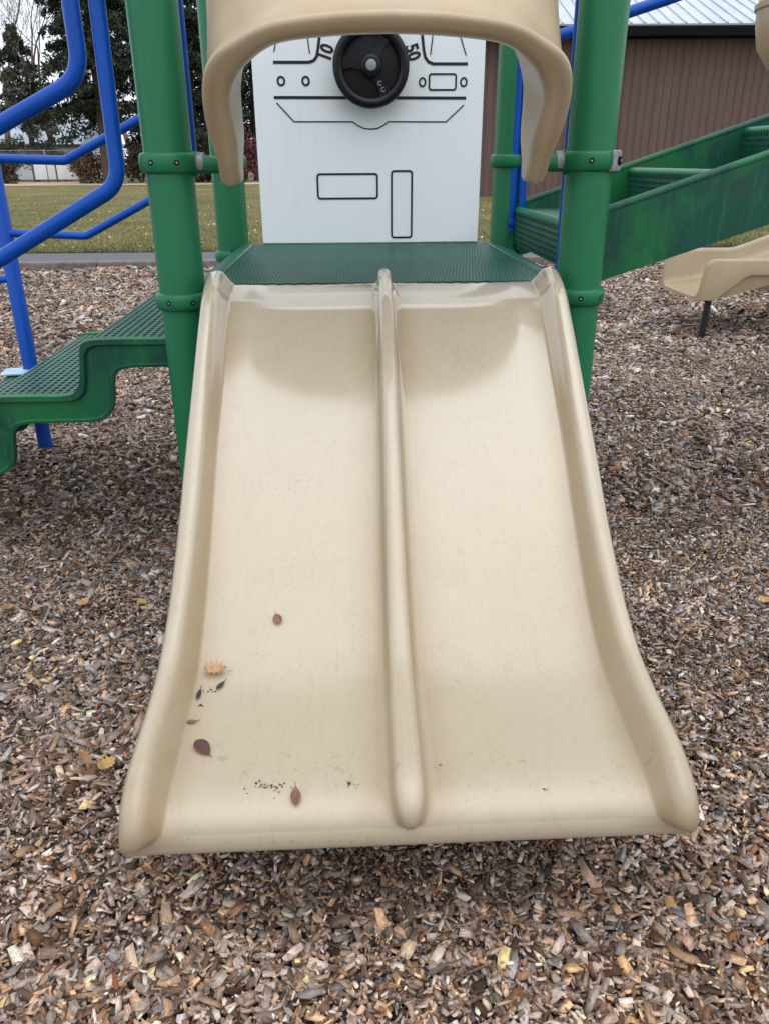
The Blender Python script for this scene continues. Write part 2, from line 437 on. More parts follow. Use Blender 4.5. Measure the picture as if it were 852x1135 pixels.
def chips_mesh(name, n, xy, size, zfun, colfun, tilt, hexed, lift=.02, curl=0):
    """n chips as one mesh. xy (n,2), size (n,3)"""
    a = RNG.uniform(0, 2 * np.pi, n)
    if hexed:
        base = np.array([(-1, -.75), (-.2, -1), (.95, -.8), (1, .55), (.25, 1), (-.85, .85)])
    else:
        base = np.array([(-1, -.9), (1, -1), (.9, 1), (-1, .8)])
    k = len(base)
    P = base[None] * (1 + RNG.uniform(-.22, .18, (n, k, 2)))
    x = P[:, :, 0] * size[:, None, 0] / 2; y = P[:, :, 1] * size[:, None, 1] / 2
    bend = RNG.uniform(-1, 1, (n, 1)) * size[:, None, 0] * .12
    zt = size[:, None, 2] / 2 + bend * (P[:, :, 0] ** 2) + RNG.uniform(-.15, .15, (n, k)) * size[:, None, 2]
    top = np.stack([x, y, zt], 2); bot = np.stack([x * .92, y * .92, zt - size[:, None, 2]], 2)
    V = np.concatenate([top, bot], 1)
    tx = RNG.normal(0, tilt, n); ty = RNG.normal(0, tilt, n)
    cx, sx, cy, sy, ca, sa = np.cos(tx), np.sin(tx), np.cos(ty), np.sin(ty), np.cos(a), np.sin(a)
    X, Y, Z = V[..., 0], V[..., 1], V[..., 2]
    Y, Z = Y * cx[:, None] - Z * sx[:, None], Y * sx[:, None] + Z * cx[:, None]
    X, Z = X * cy[:, None] + Z * sy[:, None], -X * sy[:, None] + Z * cy[:, None]
    X, Y = X * ca[:, None] - Y * sa[:, None], X * sa[:, None] + Y * ca[:, None]
    z0 = zfun(xy[:, 0], xy[:, 1]) + RNG.beta(1.4, 1.6, n) * lift
    V = np.stack([X + xy[:, 0:1], Y + xy[:, 1:2], Z + z0[:, None]], 2).reshape(-1, 3)
    nf = 1 + k
    fl = []; ls = []
    idx = [list(range(k))] + [[i, i + k, (i + 1) % k + k, (i + 1) % k] for i in range(k)]
    flat = np.array([q for f in idx for q in f]); sizes = np.array([len(f) for f in idx])
    loops = (flat[None] + (np.arange(n) * 2 * k)[:, None]).reshape(-1)
    tot = np.tile(sizes, n); starts = np.r_[0, np.cumsum(tot)[:-1]]
    me = bpy.data.meshes.new(name)
    me.vertices.add(len(V)); me.vertices.foreach_set('co', V.astype(np.float32).ravel())
    me.loops.add(len(loops)); me.loops.foreach_set('vertex_index', loops.astype(np.int32))
    me.polygons.add(len(tot)); me.polygons.foreach_set('loop_start', starts.astype(np.int32))
    try: me.polygons.foreach_set('loop_total', tot.astype(np.int32))
    except Exception: pass
    me.update(calc_edges=True)
    LX = np.concatenate([x, x], 1) + RNG.uniform(0, 50, (n, 1)); LY = np.concatenate([y, y], 1) + RNG.uniform(0, 50, (n, 1))
    lo = me.attributes.new('loc', 'FLOAT_VECTOR', 'POINT')
    lo.data.foreach_set('vector', np.stack([LX, LY, np.repeat(np.arange(2), k)[None] * np.full((n, 1), .004)], 2).astype(np.float32).ravel())
    C = np.concatenate([colfun(n, xy), np.ones((n, 1))], 1)
    at = me.attributes.new('col', 'FLOAT_COLOR', 'FACE')
    at.data.foreach_set('color', np.repeat(C, nf, 0).astype(np.float32).ravel())
    return me

PAL = np.array([(.235, .215, .21), (.32, .30, .30), (.15, .12, .105), (.28, .215, .175), (.085, .06, .048), (.40, .375, .37),
                (.36, .265, .19), (.20, .165, .15), (.17, .105, .07), (.46, .33, .19), (.50, .43, .36), (.27, .115, .05), (.26, .27, .30)])
PW = np.array([13, 15, 12, 12, 11, 11, 9, 12, 8, 2.2, 4.0, 1.0, 7]); PW = PW / PW.sum()
def chipcol(n, xy):
    c = PAL[RNG.choice(len(PAL), n, p=PW)]
    lum = np.clip(np.exp(RNG.normal(.03, .42, n)), .25, 1.7)[:, None]
    # the bed is damper and browner in patches, and darker below the slide exit
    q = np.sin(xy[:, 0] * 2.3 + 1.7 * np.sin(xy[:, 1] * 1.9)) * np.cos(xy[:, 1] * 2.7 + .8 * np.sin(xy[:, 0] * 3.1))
    bed_tone = (.86 + .15 * q - .28 * np.exp(-((xy[:, 0] - .02) ** 2 / .22 + (xy[:, 1] + 1.25) ** 2 / .03)))[:, None]
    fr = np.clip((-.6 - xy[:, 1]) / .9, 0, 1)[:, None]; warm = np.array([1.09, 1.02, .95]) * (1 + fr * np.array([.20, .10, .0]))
    return np.clip(c * 1.12 * lum * bed_tone * warm * 1.08, .01, .8) * np.array([1.0, .97, .95])
def bedh_np(x, y):
    return (.012 * np.sin(x * 2.1 + 1) * np.cos(y * 1.7) + .010 * np.sin(x * 5.3 + y * 3.1) + .007 * np.sin(y * 7.7 - x * 4.1)
            - .045 * np.exp(-((x - .02) ** 2 / .25 + (y + 1.28) ** 2 / .05)) - .008)

def band(y0, y1, dens, lmean, hexed, name_part, lift):
    # area a bit wider than the view
    def hw(y): return .55 + (y + 2.6) * .60
    A = 0; ys = np.linspace(y0, y1, 50)
    wmax = hw(y1) + .3
    n = int(dens * 2 * wmax * (y1 - y0))
    xy = np.stack([RNG.uniform(-wmax, wmax, n) + .08, RNG.uniform(y0, y1, n)], 1)
    keep = np.abs(xy[:, 0] - .0) < .5 + (xy[:, 1] + 2.6) * .62
    xy = xy[keep]; n = len(xy)
    L = np.clip(np.exp(RNG.normal(np.log(lmean * .88), .55, n)), lmean * .25, lmean * 3.4)
    Wd = np.clip(L * (.14 + .5 * RNG.beta(1.3, 1.8, n)), .003, .022 * lmean / .018); T = RNG.uniform(.0018, .005, n) * (lmean / .018)
    pt = np.sin(xy[:, 0] * 3.7 + 2 * np.sin(xy[:, 1] * 2.9 + 1)) * np.sin(xy[:, 1] * 4.3 + 1.5 * np.sin(xy[:, 0] * 2.2)) ; L = L * (1 + .28 * pt * (RNG.uniform(0, 1, n) < .8)); Wd = Wd * (1 + .22 * pt)
    return chips_mesh(name_part, n, xy, np.stack([L, Wd, T], 1), bedh_np, chipcol, .36, hexed, lift)

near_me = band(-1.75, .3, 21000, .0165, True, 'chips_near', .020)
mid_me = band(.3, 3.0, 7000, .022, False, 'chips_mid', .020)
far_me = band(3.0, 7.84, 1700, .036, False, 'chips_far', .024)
nf_ = 60000
fxy = np.stack([RNG.uniform(-1.6, 1.7, nf_), RNG.uniform(-1.75, .2, nf_)], 1)
fm_ = np.sin(fxy[:, 0] * 3.7 + 2 * np.sin(fxy[:, 1] * 2.9 + 1)) * np.sin(fxy[:, 1] * 4.3 + 1.5 * np.sin(fxy[:, 0] * 2.2)) < RNG.uniform(-.5, .5, nf_)
fxy = fxy[fm_]; nf_ = len(fxy); fl_ = RNG.uniform(.003, .010, nf_)
fine_me = chips_mesh('chips_fine', nf_, fxy, np.stack([fl_, fl_ * RNG.uniform(.15, .5, nf_), fl_ * .2], 1), lambda x, y: bedh_np(x, y) + .008,
                     lambda n, xy: np.array([(.10, .065, .045), (.16, .11, .08), (.07, .05, .04), (.28, .22, .17)])[RNG.choice(4, n)] * np.exp(RNG.normal(0, .3, (n, 1))), .5, False, .016)
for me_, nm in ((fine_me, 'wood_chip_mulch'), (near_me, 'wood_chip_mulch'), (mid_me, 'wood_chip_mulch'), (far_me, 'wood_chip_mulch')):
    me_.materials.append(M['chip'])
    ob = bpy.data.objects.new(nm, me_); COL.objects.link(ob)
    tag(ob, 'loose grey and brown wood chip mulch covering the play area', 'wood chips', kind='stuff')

# grass blades and dropped leaves on the lawn
def tri_cloud(name, n, xy, zb, h, wd, cols, mat):
    a = RNG.uniform(0, 2 * np.pi, n); b = RNG.uniform(0, .8, n) * h; ba = RNG.uniform(0, 2 * np.pi, n)
    dx, dy = np.cos(a) * wd / 2, np.sin(a) * wd / 2
    V = np.stack([np.stack([xy[:, 0] - dx, xy[:, 1] - dy, np.full(n, zb)], 1), np.stack([xy[:, 0] + dx, xy[:, 1] + dy, np.full(n, zb)], 1),
                  np.stack([xy[:, 0] + np.cos(ba) * b, xy[:, 1] + np.sin(ba) * b, zb + h], 1)], 1).reshape(-1, 3)
    me = bpy.data.meshes.new(name); me.vertices.add(3 * n); me.vertices.foreach_set('co', V.astype(np.float32).ravel())
    me.loops.add(3 * n); me.loops.foreach_set('vertex_index', np.arange(3 * n, dtype=np.int32))
    me.polygons.add(n); me.polygons.foreach_set('loop_start', (np.arange(n) * 3).astype(np.int32)); me.update(calc_edges=True)
    at = me.attributes.new('col', 'FLOAT_COLOR', 'FACE')
    at.data.foreach_set('color', np.concatenate([cols, np.ones((n, 1))], 1).astype(np.float32).ravel())
    me.materials.append(mat); o = bpy.data.objects.new(name, me); COL.objects.link(o); return o
n = 110000
yy = 9.27 + (RNG.uniform(0, 1, n) ** 1.7) * 20; xx = RNG.uniform(-1, 1, n) * (1.5 + yy * .62)
gp = np.array([(.10, .12, .035), (.16, .16, .05), (.27, .22, .10), (.07, .09, .03), (.33, .27, .14)])
tag(tri_cloud('grass', n, np.stack([xx, yy], 1), .058, RNG.uniform(.02, .06, n), RNG.uniform(.006, .014, n),
    gp[RNG.choice(5, n, p=[.3, .25, .2, .15, .1])], M['grassb']), 'short faded autumn grass of the lawn behind the path', 'grass', kind='stuff')
n = 1500
yy = 9.4 + (RNG.uniform(0, 1, n) ** 1.3) * 36; xx = RNG.uniform(-1, .3, n) * (1.5 + yy * .62)
sz = RNG.uniform(.02, .06, n)
lp = np.array([(.55, .42, .2), (.6, .52, .33), (.40, .26, .12)])
me = chips_mesh('leaf_litter', n, np.stack([xx, yy], 1), np.stack([sz, sz * .8, sz * .1], 1), lambda x, y: 0 * x + .085, lambda n, xy: lp[RNG.choice(3, n)], .35, True, .02)
me.materials.append(M['chip']); ob = bpy.data.objects.new('fallen_leaves', me); COL.objects.link(ob)
tag(ob, 'pale dry leaves scattered over the lawn', 'fallen leaves', kind='stuff')

# ------------------------------------------------------------------ THE PLAY STRUCTURE
PS = empty('play_structure', (0, 0, 0))
tag(PS, 'green, blue and tan play structure with wide double slide, white dashboard panel and stairs', 'play structure')

# --- double slide
FLOOR = [(-.03, .888), (-.065, .886), (-.12, .872), (-.17, .849), (-.22, .815), (-.30, .757), (-.45, .644), (-.58, .543), (-.69, .454), (-.80, .370), (-.90, .306), (-1.0, .263), (-1.1, .243),
         (-1.2, .234), (-1.27, .230), (-1.31, .222), (-1.334, .205), (-1.344, .182), (-1.342, .160), (-1.330, .147)]
NR = 420
FP = cr(FLOOR, NR)
FT = np.gradient(FP, axis=0); FT /= np.linalg.norm(FT, axis=1)[:, None]
FN = np.stack([FT[:, 1], -FT[:, 0]], 1)       # rotate so the normal looks up / forward
if FN[NR // 3, 1] < 0: FN = -FN
Sarc = np.r_[0, np.cumsum(np.linalg.norm(np.diff(FP, axis=0), axis=1))]
i_end = int(np.argmin(np.abs(FP[:, 0] + 1.18) + (np.arange(NR) > NR * .95) * 9)); s_end0 = Sarc[i_end]
i_lip = int(np.argmin(np.hypot(FP[:, 0] + 1.342, FP[:, 1] - .175))); s_lip = Sarc[i_lip]
def kr(s):      # rail height factor
    k = 1.0
    if s < .022: k = math.sqrt(max(0, 1 - (1 - s / .022) ** 2)) * .8 + .2
    if s > s_end0:
        q = min(1, (s - s_end0) / (s_lip - s_end0)); k = math.sqrt(max(0, 1 - q ** 2.4))
    return k
s_d0 = Sarc[int(np.argmin(np.abs(FP[:i_lip - 6, 0] + 1.298)))]; s_d1 = Sarc[int(np.argmin(np.hypot(FP[:, 0] + 1.341, FP[:, 1] - .194)))]
def kd(s):
    k = 1.0
    if s < .03: k = .6 + .4 * s / .03
    if s > s_d0: q = min(1, (s - s_d0) / (s_d1 - s_d0)); k = math.sqrt(max(0, 1 - q ** 2))
    return k
wall_ = []
def slide_cx(y): return .004 - .018 * min(1, -y / 1.3)
rings = []
HW = .487
for i in range(NR):
    s = Sarc[i]; k = kr(s); d = kd(s)
    y, z = FP[i]; ny, nz = FN[i]; t = s / Sarc[-1]
    rh = float(np.interp(-y, [0, .06, .3, .45, .7, .92], [.036, .041, .038, .040, .050, .069])) * k; fl = 0 * t                      # rails lean a touch outwards lower down
    dw = (.0195 + .0095 * t) * max(.12, d); dh = .043 * d; HW = .487 - .014 * t; pe = max(0, (s - Sarc[-1] + .040) / .040); HW -= .020 * (1 - math.sqrt(max(0, 1 - min(1, pe) ** 2)))
    half = [(HW - .018, -.040), (HW - .002, -.038), (HW, -.02), (HW + fl * .3, .004)]
    # outer wall, crown, inner wall: all scaled by k
    for (px, ph) in ((HW + fl * .6, .35), (HW + fl * .5 - .002, .62), (HW - .008 + fl * .4, .84), (HW - .017 + fl * .3, .955), (HW - .028, 1.0), (HW - .036, .965), (HW - .044, .86),
                     (HW - .050, .68), (HW - .056, .47), (HW - .062, .26), (HW - .067, .10), (HW - .070, .025), (HW - .074, .0)):
        half.append((px, ph * rh))
    for q in (.85, .7, .5, .3, .16): half.append((dw * 2.2 + (HW - .074 - dw * 2.2) * q, -.0025 * math.sin(math.pi * q) * max(0, min(1, (s_d0 - s) / .15))))
    for (px, ph) in ((2.0, 0), (1.45, .03), (1.15, .13), (.98, .38), (.90, .66), (.72, .86), (.42, .97)):
        half.append((dw * px, dh * ph))
    sec = [(-a, b) for a, b in half] + [(0, dh)] + half[::-1]
    under = [(HW - .045, -.018), (.3, -.016), (0, -.016), (-.3, -.016), (-HW + .045, -.018)]
    sec += under
    WEAR_SHADE = [0, .1, .2, .3, .45, .7, .9, 1, 1, .9, .6, .22, .06, .0, .02, .15, .45, 1, 1, 1, 1, 1, .55, .1, .03, .08, .35, .8, 1]  # bleached floor and crown; inner walls and divider sides carry painted shade
    assert len(WEAR_SHADE) == len(half), (len(WEAR_SHADE), len(half))
    wsec = WEAR_SHADE + [1] + WEAR_SHADE[::-1] + [0] * 5
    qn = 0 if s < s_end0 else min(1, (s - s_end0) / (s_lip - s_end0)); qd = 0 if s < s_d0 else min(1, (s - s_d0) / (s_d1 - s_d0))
    wall_.append([w * (1 - .85 * qn) if (abs(a) > HW - .074 and b > 0) else ((w if s < s_d0 else (w * (1 - .6 * qd) if s < s_d1 else 1)) if abs(a) < HW - .1 else w) for w, (a, b) in zip(wsec, sec)])  # shade painted into the colour of the rail and divider noses
    cx = slide_cx(y)
    dx = -.004 * min(1, -y / 1.3)                     # divider drift
    ring = []; q_ = 0 if s < s_end0 else min(1, (s - s_end0) / (s_lip - s_end0)); wf = max(.05, 1 - q_ ** 12) ** .5
    for (a, b) in sec:
        if HW - .08 < abs(a) < HW and b >= 0: a = math.copysign(HW - (HW - abs(a)) * wf, a)
        xx_ = a + cx + dx * math.exp(-(a / .09) ** 2)
        ring.append((xx_, y + ny * b, z + nz * b))
    rings.append(ring)
vs, fs = loft(rings)
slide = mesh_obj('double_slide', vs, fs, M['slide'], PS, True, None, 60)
wa = slide.data.attributes.new('wear_shade', 'FLOAT', 'POINT'); wa.data.foreach_set('value', np.array(wall_, dtype=np.float32).ravel())
tag(slide, 'wide cream tan double slide with a raised centre divider')
mb = MB()
mb.tube([(.02, -1.10, .23), (.02, -1.10, -.1)], .024, M['legblack'])
mb.box((.02, -1.10, .222), (.22, .10, .012), M['legblack'], bev=.003)
mb.build('support_leg', slide)
def floor_at(y):
    i = int(np.argmin(np.abs(FP[:i_lip - 2, 0] - y)))
    return FP[i, 1], Vector((0, FN[i, 0], FN[i, 1]))

# --- hood over the slide entrance
def hood():
    Ain = [(.402, 1.1455), (.385, 1.147), (.376, 1.157), (.373, 1.20), (.366, 1.25), (.366, 1.325), (.348, 1.365), (.315, 1.396), (.245, 1.430), (.12, 1.443), (0, 1.447)]
    Rim = [(.406, 1.1455), (.423, 1.147), (.429, 1.159), (.428, 1.21), (.434, 1.29), (.420, 1.365), (.387, 1.412), (.325, 1.443), (.25, 1.468), (.12, 1.482), (0, 1.486)]
    Bod = [(.406, 1.1465), (.422, 1.148), (.428, 1.160), (.427, 1.21), (.434, 1.30), (.436, 1.42), (.436, 1.56), (.434, 1.72), (.400, 1.87), (.25, 1.97), (0, 2.00)]
    A = cr(Ain, 56); Rm = cr(Rim, 56); B = cr(Bod, 56)
    A = np.vstack([A, (A * [-1, 1])[:-1][::-1]]); Rm = np.vstack([Rm, (Rm * [-1, 1])[:-1][::-1]]); B = np.vstack([B, (B * [-1, 1])[:-1][::-1]])
    yl = lambda z: -.040 - 1.13 * (z - 1.15)
    rings = []; D = .010
    for a, r, b in zip(A, Rm, B):
        up_ = max(0, min(1, (a[1] - 1.15) / .28)); up2_ = up_ ** 2
        ab = np.array([a[0], a[1] + .12 * up2_])
        mid = (a + r) / 2; ym = yl(mid[1])
        fwd = np.array([0, -.80 * .8, -.0])      # the rolled lip bulges forward
        ring = [(ab[0] * 1.01, D, ab[1] + .004), (ab[0], D - .012, ab[1])]
        for q in (.33, .66): ring.append((ab[0] + (a[0] - ab[0]) * q, D * (1 - q) + yl(a[1]) * q, ab[1] + (a[1] - ab[1]) * q))
        ring.append((a[0], yl(a[1]) + .012, a[1]))
        for q in (20, 45, 70, 90, 110, 135, 160):
            c_, s_ = math.cos(R(q)), math.sin(R(q))
            p = mid + (a - mid) * c_
            ring.append((p[0], yl(p[1]) - .034 * s_ , p[1] - .006 * s_))
        ring.append((r[0], yl(r[1]) + .014, r[1]))
        lift = max(0, b[1] - r[1]); lf = min(1, lift / .5); yr = yl(r[1]) + .014; yb = .0
        for q in (.06, .16, .3, .45, .62, .8):
            zq = r[1] + (b[1] - r[1]) * (q ** (1 + .35 * lf)); xq = r[0] + (b[0] - r[0]) * q
            dip = -.006 * math.sin(math.pi * min(1, q * 3)) if q < .33 else 0
            ring.append((xq * (1 + dip * 1.5), yr + (yb - yr) * (q ** (.80 if lf > .3 else 1)) , zq + dip))
        ring.append((b[0], yb + .01, b[1])); ring.append((b[0], D, b[1] + (.0)))
        rings.append([(p[0] + .005, p[1], p[2]) for p in ring])
    vs, fs = loft(rings)
    return mesh_obj('slide_hood', vs, fs, M['tan'], PS, True, None, 70)
hd = hood()
tag(hd, 'tan arched hood framing the top of the slide')
for sx in (-1, 1):
    mb = MB()
    x0 = sx * .502 ; x1 = sx * .428 + .008
    mb.tube([(x0 + sx * .02, .005, 1.195), (x0 * .99, .005, 1.195), (x1 + sx * .012, .0, 1.19), (x1 - sx * .004, .0, 1.188)], [.024, .026, .019, .012], M['green'], 14)
    mb.tube([(x0 - sx * .004, .003, 1.1975), (x0 - sx * .030, .003, 1.1965)], [.0272, .0245], M['galv'], 14)
    mb.tube([(x0 + sx * .002, .005, 1.195), (x0 - sx * .012, .005, 1.195)], .031, M['green'], 18)
    mb.build('mounting_bracket', hd)

# --- four posts with clamp collars
def collar(mb, z, r=.0635, h=.046, mat=None, ears=True, rot=0):
    mat = mat or M['green']
    prof = [(r - .006, -h / 2), (r + .005, -h / 2), (r + .010, -h / 2 + .003), (r + .013, -h / 2 + .010), (r + .0140, -.004), (r + .0140, .004), (r + .013, h / 2 - .010), (r + .010, h / 2 - .003), (r + .005, h / 2), (r - .006, h / 2)]
    mb.lathe(prof, mat, (0, 0, z), 48)
    for a in (-110 + rot, -60 + rot, 130 + rot):
        d = Vector((math.cos(R(a)), math.sin(R(a)), 0)); ax = d.to_track_quat('Z', 'Y').to_matrix()
        # raised boss, dark recess and bolt head
        mb.lathe([(.0130, 0), (.0120, .0028), (.010, .0034), (.0078, .0030)], mat, d * (r + .0115) + Vector((0, 0, z)), 18, ax)
        mb.lathe([(.0078, .0), (.0074, .0032), (.004, .0034)], M['dark'], d * (r + .0113) + Vector((0, 0, z)), 16, ax)
        mb.lathe([(.0036, 0), (.0034, .0044), (.002, .0048)], M['steel'], d * (r + .0113) + Vector((0, 0, z)), 6, ax)
H_post = 2.75
PX = .565
def post_mesh():
    mb = MB()
    mb.lathe([(.0635, -.15), (.0635, H_post - .02), (.058, H_post), (.03, H_post + .012)], M['green'], (0, 0, 0), 56)
    return mb
posts = []
p0 = post_mesh().build('support_post', PS, True, 50); p0.location = (-PX, 0, 0)
cm = MB(); collar(cm, 0); c0 = cm.build('clamp_collar', p0, True, 40); c0.location = (0, 0, .842)
cm = MB(); collar(cm, 0, h=.050, rot=-4); c1 = cm.build('clamp_collar', p0, True, 40); c1.location = (0, 0, 1.197)
def copy_tree(o, parent=None):
    c = o.copy(); COL.objects.link(c); c.parent = parent
    for ch in list(o.children): copy_tree(ch, c)
    return c
for (x, y, rz) in ((PX, 0, 12), (-PX, 1.13, 180), (PX, 1.13, 175)):
    p = copy_tree(p0, PS); p.location = (x, y, 0); p.rotation_euler = (0, 0, R(rz))
# worn light saddle on the outer side of the right front upper collar
mb = MB()
prof = [(.0765, -.0262), (.0815, -.024), (.083, -.016), (.083, .016), (.0815, .024), (.0765, .0262)]
vs = []; fs = []
angs = [R(a) for a in np.linspace(-58, 20, 14)]
for a in angs:
    for (r_, h_) in prof + [(.070, .0262), (.070, -.0262)]: vs.append((math.cos(a) * r_, math.sin(a) * r_, h_))
k = 8
for i in range(len(angs) - 1):
    for j in range(k):
        l = (j + 1) % k; fs.append((i * k + j, i * k + l, (i + 1) * k + l, (i + 1) * k + j))
fs.append(tuple(range(k))); fs.append(tuple(range((len(angs) - 1) * k, len(angs) * k))[::-1])
mb.add(vs, fs, M['galv'])
d = Vector((math.cos(R(-38)), math.sin(R(-38)), 0)); ax = d.to_track_quat('Z', 'Y').to_matrix()
mb.lathe([(.012, 0), (.0115, .006), (.009, .0075)], M['dark'], d * .080, 16, ax); mb.lathe([(.005, 0), (.005, .010)], M['steel'], d * .080, 6, ax)
sd_ = mb.build('worn_saddle', [c for c in PS.children if c.name.startswith('support_post') and c.location.x > 0 and c.location.y == 0][0])
sd_.location = (0, 0, 1.197); sd_.rotation_euler = (0, 0, R(-12))

# --- deck
mb = MB()
def deckpos(a, b): return (-.475 + .95 * a + .0042 * math.sin(b * 2 * math.pi * 16.5), -.040 + 1.11 * b + .0055 * math.sin(a * 2 * math.pi * 24), .889), (0, 0, 1)
perforated(mb, deckpos, 96, 66, M['deck'], .34, .30, .004)
for sx in (-1, 1):
    mb.box((sx * .5, .555, .876), (.05, 1.13, .030), M['deck'], bev=.008)
mb.box((0, 1.10, .876), (1.0, .05, .030), M['deck'], bev=.008)
mb.box((0, -.0, .85), (.95, .03, .06), M['deck'], bev=.005)
mb.build('deck', PS, True, 40)
dk = [c for c in PS.children if c.name == 'deck'][0]
for yb_ in (.18, .41, .64, .87):
    mb = MB(); mb.box((0, yb_, .858), (.95, .045, .045), M['deck'], bev=.004); mb.build('cross_beam', dk)
mb = MB(); mb.box((0, 1.115, .83), (.98, .012, .12), M['deck'], bev=.003); mb.build('edge_skirt', dk)
for sx in (-1, 1):
    mb = MB(); mb.box((sx * .527, .565, .84), (.006, .98, .09), M['deck'], bev=.002); mb.build('edge_skirt', dk)

# --- white driver's panel
def strip(mb, pts, w_, y, mat, closed=False, t=.0016):
    P = [Vector((p[0], p[1])) for p in pts]; n = len(P); L_, R_ = [], []
    for i in range(n):
        if closed: d1 = (P[i] - P[i - 1]).normalized(); d2 = (P[(i + 1) % n] - P[i]).normalized()
        else:
            d1 = (P[i] - P[max(i - 1, 0)]); d2 = (P[min(i + 1, n - 1)] - P[i])
            if d1.length == 0: d1 = d2
            if d2.length == 0: d2 = d1
            d1 = d1.normalized(); d2 = d2.normalized()
        m_ = (d1 + d2).normalized(); nn = Vector((-m_.y, m_.x)); sc_ = w_ / 2 / max(.4, nn.dot(Vector((-d1.y, d1.x))))
        L_.append(P[i] + nn * sc_); R_.append(P[i] - nn * sc_)
    vs = []
    for i in range(n):
        vs += [(L_[i].x, y - t, L_[i].y), (R_[i].x, y - t, R_[i].y), (R_[i].x, y + .002, R_[i].y), (L_[i].x, y + .002, L_[i].y)]
    fs = []
    for i in range(n if closed else n - 1):
        j = (i + 1) % n
        for k in range(4): l = (k + 1) % 4; fs.append((4 * i + k, 4 * i + l, 4 * j + l, 4 * j + k))
    if not closed: fs += [(0, 1, 2, 3), (4 * n - 1, 4 * n - 2, 4 * n - 3, 4 * n - 4)]
    mb.add(vs, fs, mat)
def rrect(x0, z0, x1, z1, r, k=4):
    out = []
    for cx, cz, a0 in ((x1 - r, z1 - r, 0), (x0 + r, z1 - r, 90), (x0 + r, z0 + r, 180), (x1 - r, z0 + r, 270)):
        for i in range(k + 1): a = R(a0 + 90 * i / k); out.append((cx + r * math.cos(a), cz + r * math.sin(a)))
    return out
def circ(cx, cz, rx, rz=None, n=24): return [(cx + rx * math.cos(2 * math.pi * i / n), cz + (rz or rx) * math.sin(2 * math.pi * i / n)) for i in range(n)]
def text_into(mb, s, size, cx, cz, ang, y, mat, ext=.0016, bold=.0):
    cu = bpy.data.curves.new('t', 'FONT'); cu.body = s; cu.size = size; cu.extrude = ext; cu.align_x = 'CENTER'; cu.align_y = 'CENTER'; cu.offset = .0022
    cu.resolution_u = 4
    to = bpy.data.objects.new('t', cu); COL.objects.link(to)
    bpy.context.view_layer.update()
    me = to.to_mesh()
    ca, sa = math.cos(ang), math.sin(ang)
    vs = []
    for v in me.vertices:
        x_, z_ = v.co.x * .8, v.co.y
        vs.append((cx + x_ * ca - z_ * sa, y - v.co.z, cz + x_ * sa + z_ * ca))
    mb.add(vs, [list(p.vertices) for p in me.polygons], mat)
    to.to_mesh_clear(); bpy.data.objects.remove(to); bpy.data.curves.remove(cu)
YP = 1.088
mb = MB()
outl = rrect(-.438, .893, .442, 1.98, .006, 3)
n = len(outl)
e = .003
rings = [[(p[0] * (1 - e), YP, 1.43 + (p[1] - 1.43) * (1 - e)) for p in outl], [(p[0], YP + e, p[1]) for p in outl], [(p[0], YP + .019, p[1]) for p in outl]]
vs, fs = loft(rings); mb.add(vs, fs, M['panel'])
I = M['ink']; y_ = YP
strip(mb, [(-.357, 1.539), (-.225, 1.539), (-.206, 1.544), (-.194, 1.556), (-.188, 1.58), (-.170, 1.68), (-.10, 1.80), (.02, 1.85), (.13, 1.80), (.195, 1.68), (.208, 1.58), (.214, 1.556), (.226, 1.541), (.245, 1.534), (.376, 1.534)], .0105, y_, I)
strip(mb, [(-.361, 1.422), (.374, 1.419)], .0105, y_, I)
strip(mb, [(-.352, 1.404), (-.289, 1.339), (-.063, 1.338), (-.045, 1.326), (-.02, 1.315), (.007, 1.312), (.034, 1.315), (.058, 1.326), (.074, 1.338), (.299, 1.337), (.366, 1.395)], .0045, y_, I)
strip(mb, [(-.352, 1.573), (-.338, 1.625)], .0042, y_, I); strip(mb, [(-.219, 1.567), (-.226, 1.63)], .0042, y_, I)
strip(mb, [(.234, 1.563), (.243, 1.64)], .0042, y_, I); strip(mb, [(.369, 1.562), (.343, 1.63)], .0042, y_, I)
for cx, cz in ((-.331, 1.477), (-.238, 1.477)): strip(mb, circ(cx, cz, .0125, .014), .0075, y_, I, True)
for cx, cz in ((.205, 1.473), (.363, 1.473)): strip(mb, circ(cx, cz, .0115, .014), .0065, y_, I, True)
strip(mb, rrect(.231, 1.447, .333, 1.500, .008), .0065, y_, I, True)
strip(mb, rrect(-.207, 1.062, .030, 1.152, .010), .0075, y_, I, True)
strip(mb, rrect(.087, .912, .168, 1.162, .010), .0075, y_, I, True)
text_into(mb, '10', .068, -.156, 1.570, R(72), y_, I)
text_into(mb, '50', .068, .165, 1.572, R(-72), y_, I)
for a, s in ((42, '20'), (0, '30'), (-42, '40')):
    pass
pn = mb.build('dashboard_panel', PS, False)
tag(pn, 'white upright panel engraved with a car dashboard in black lines')
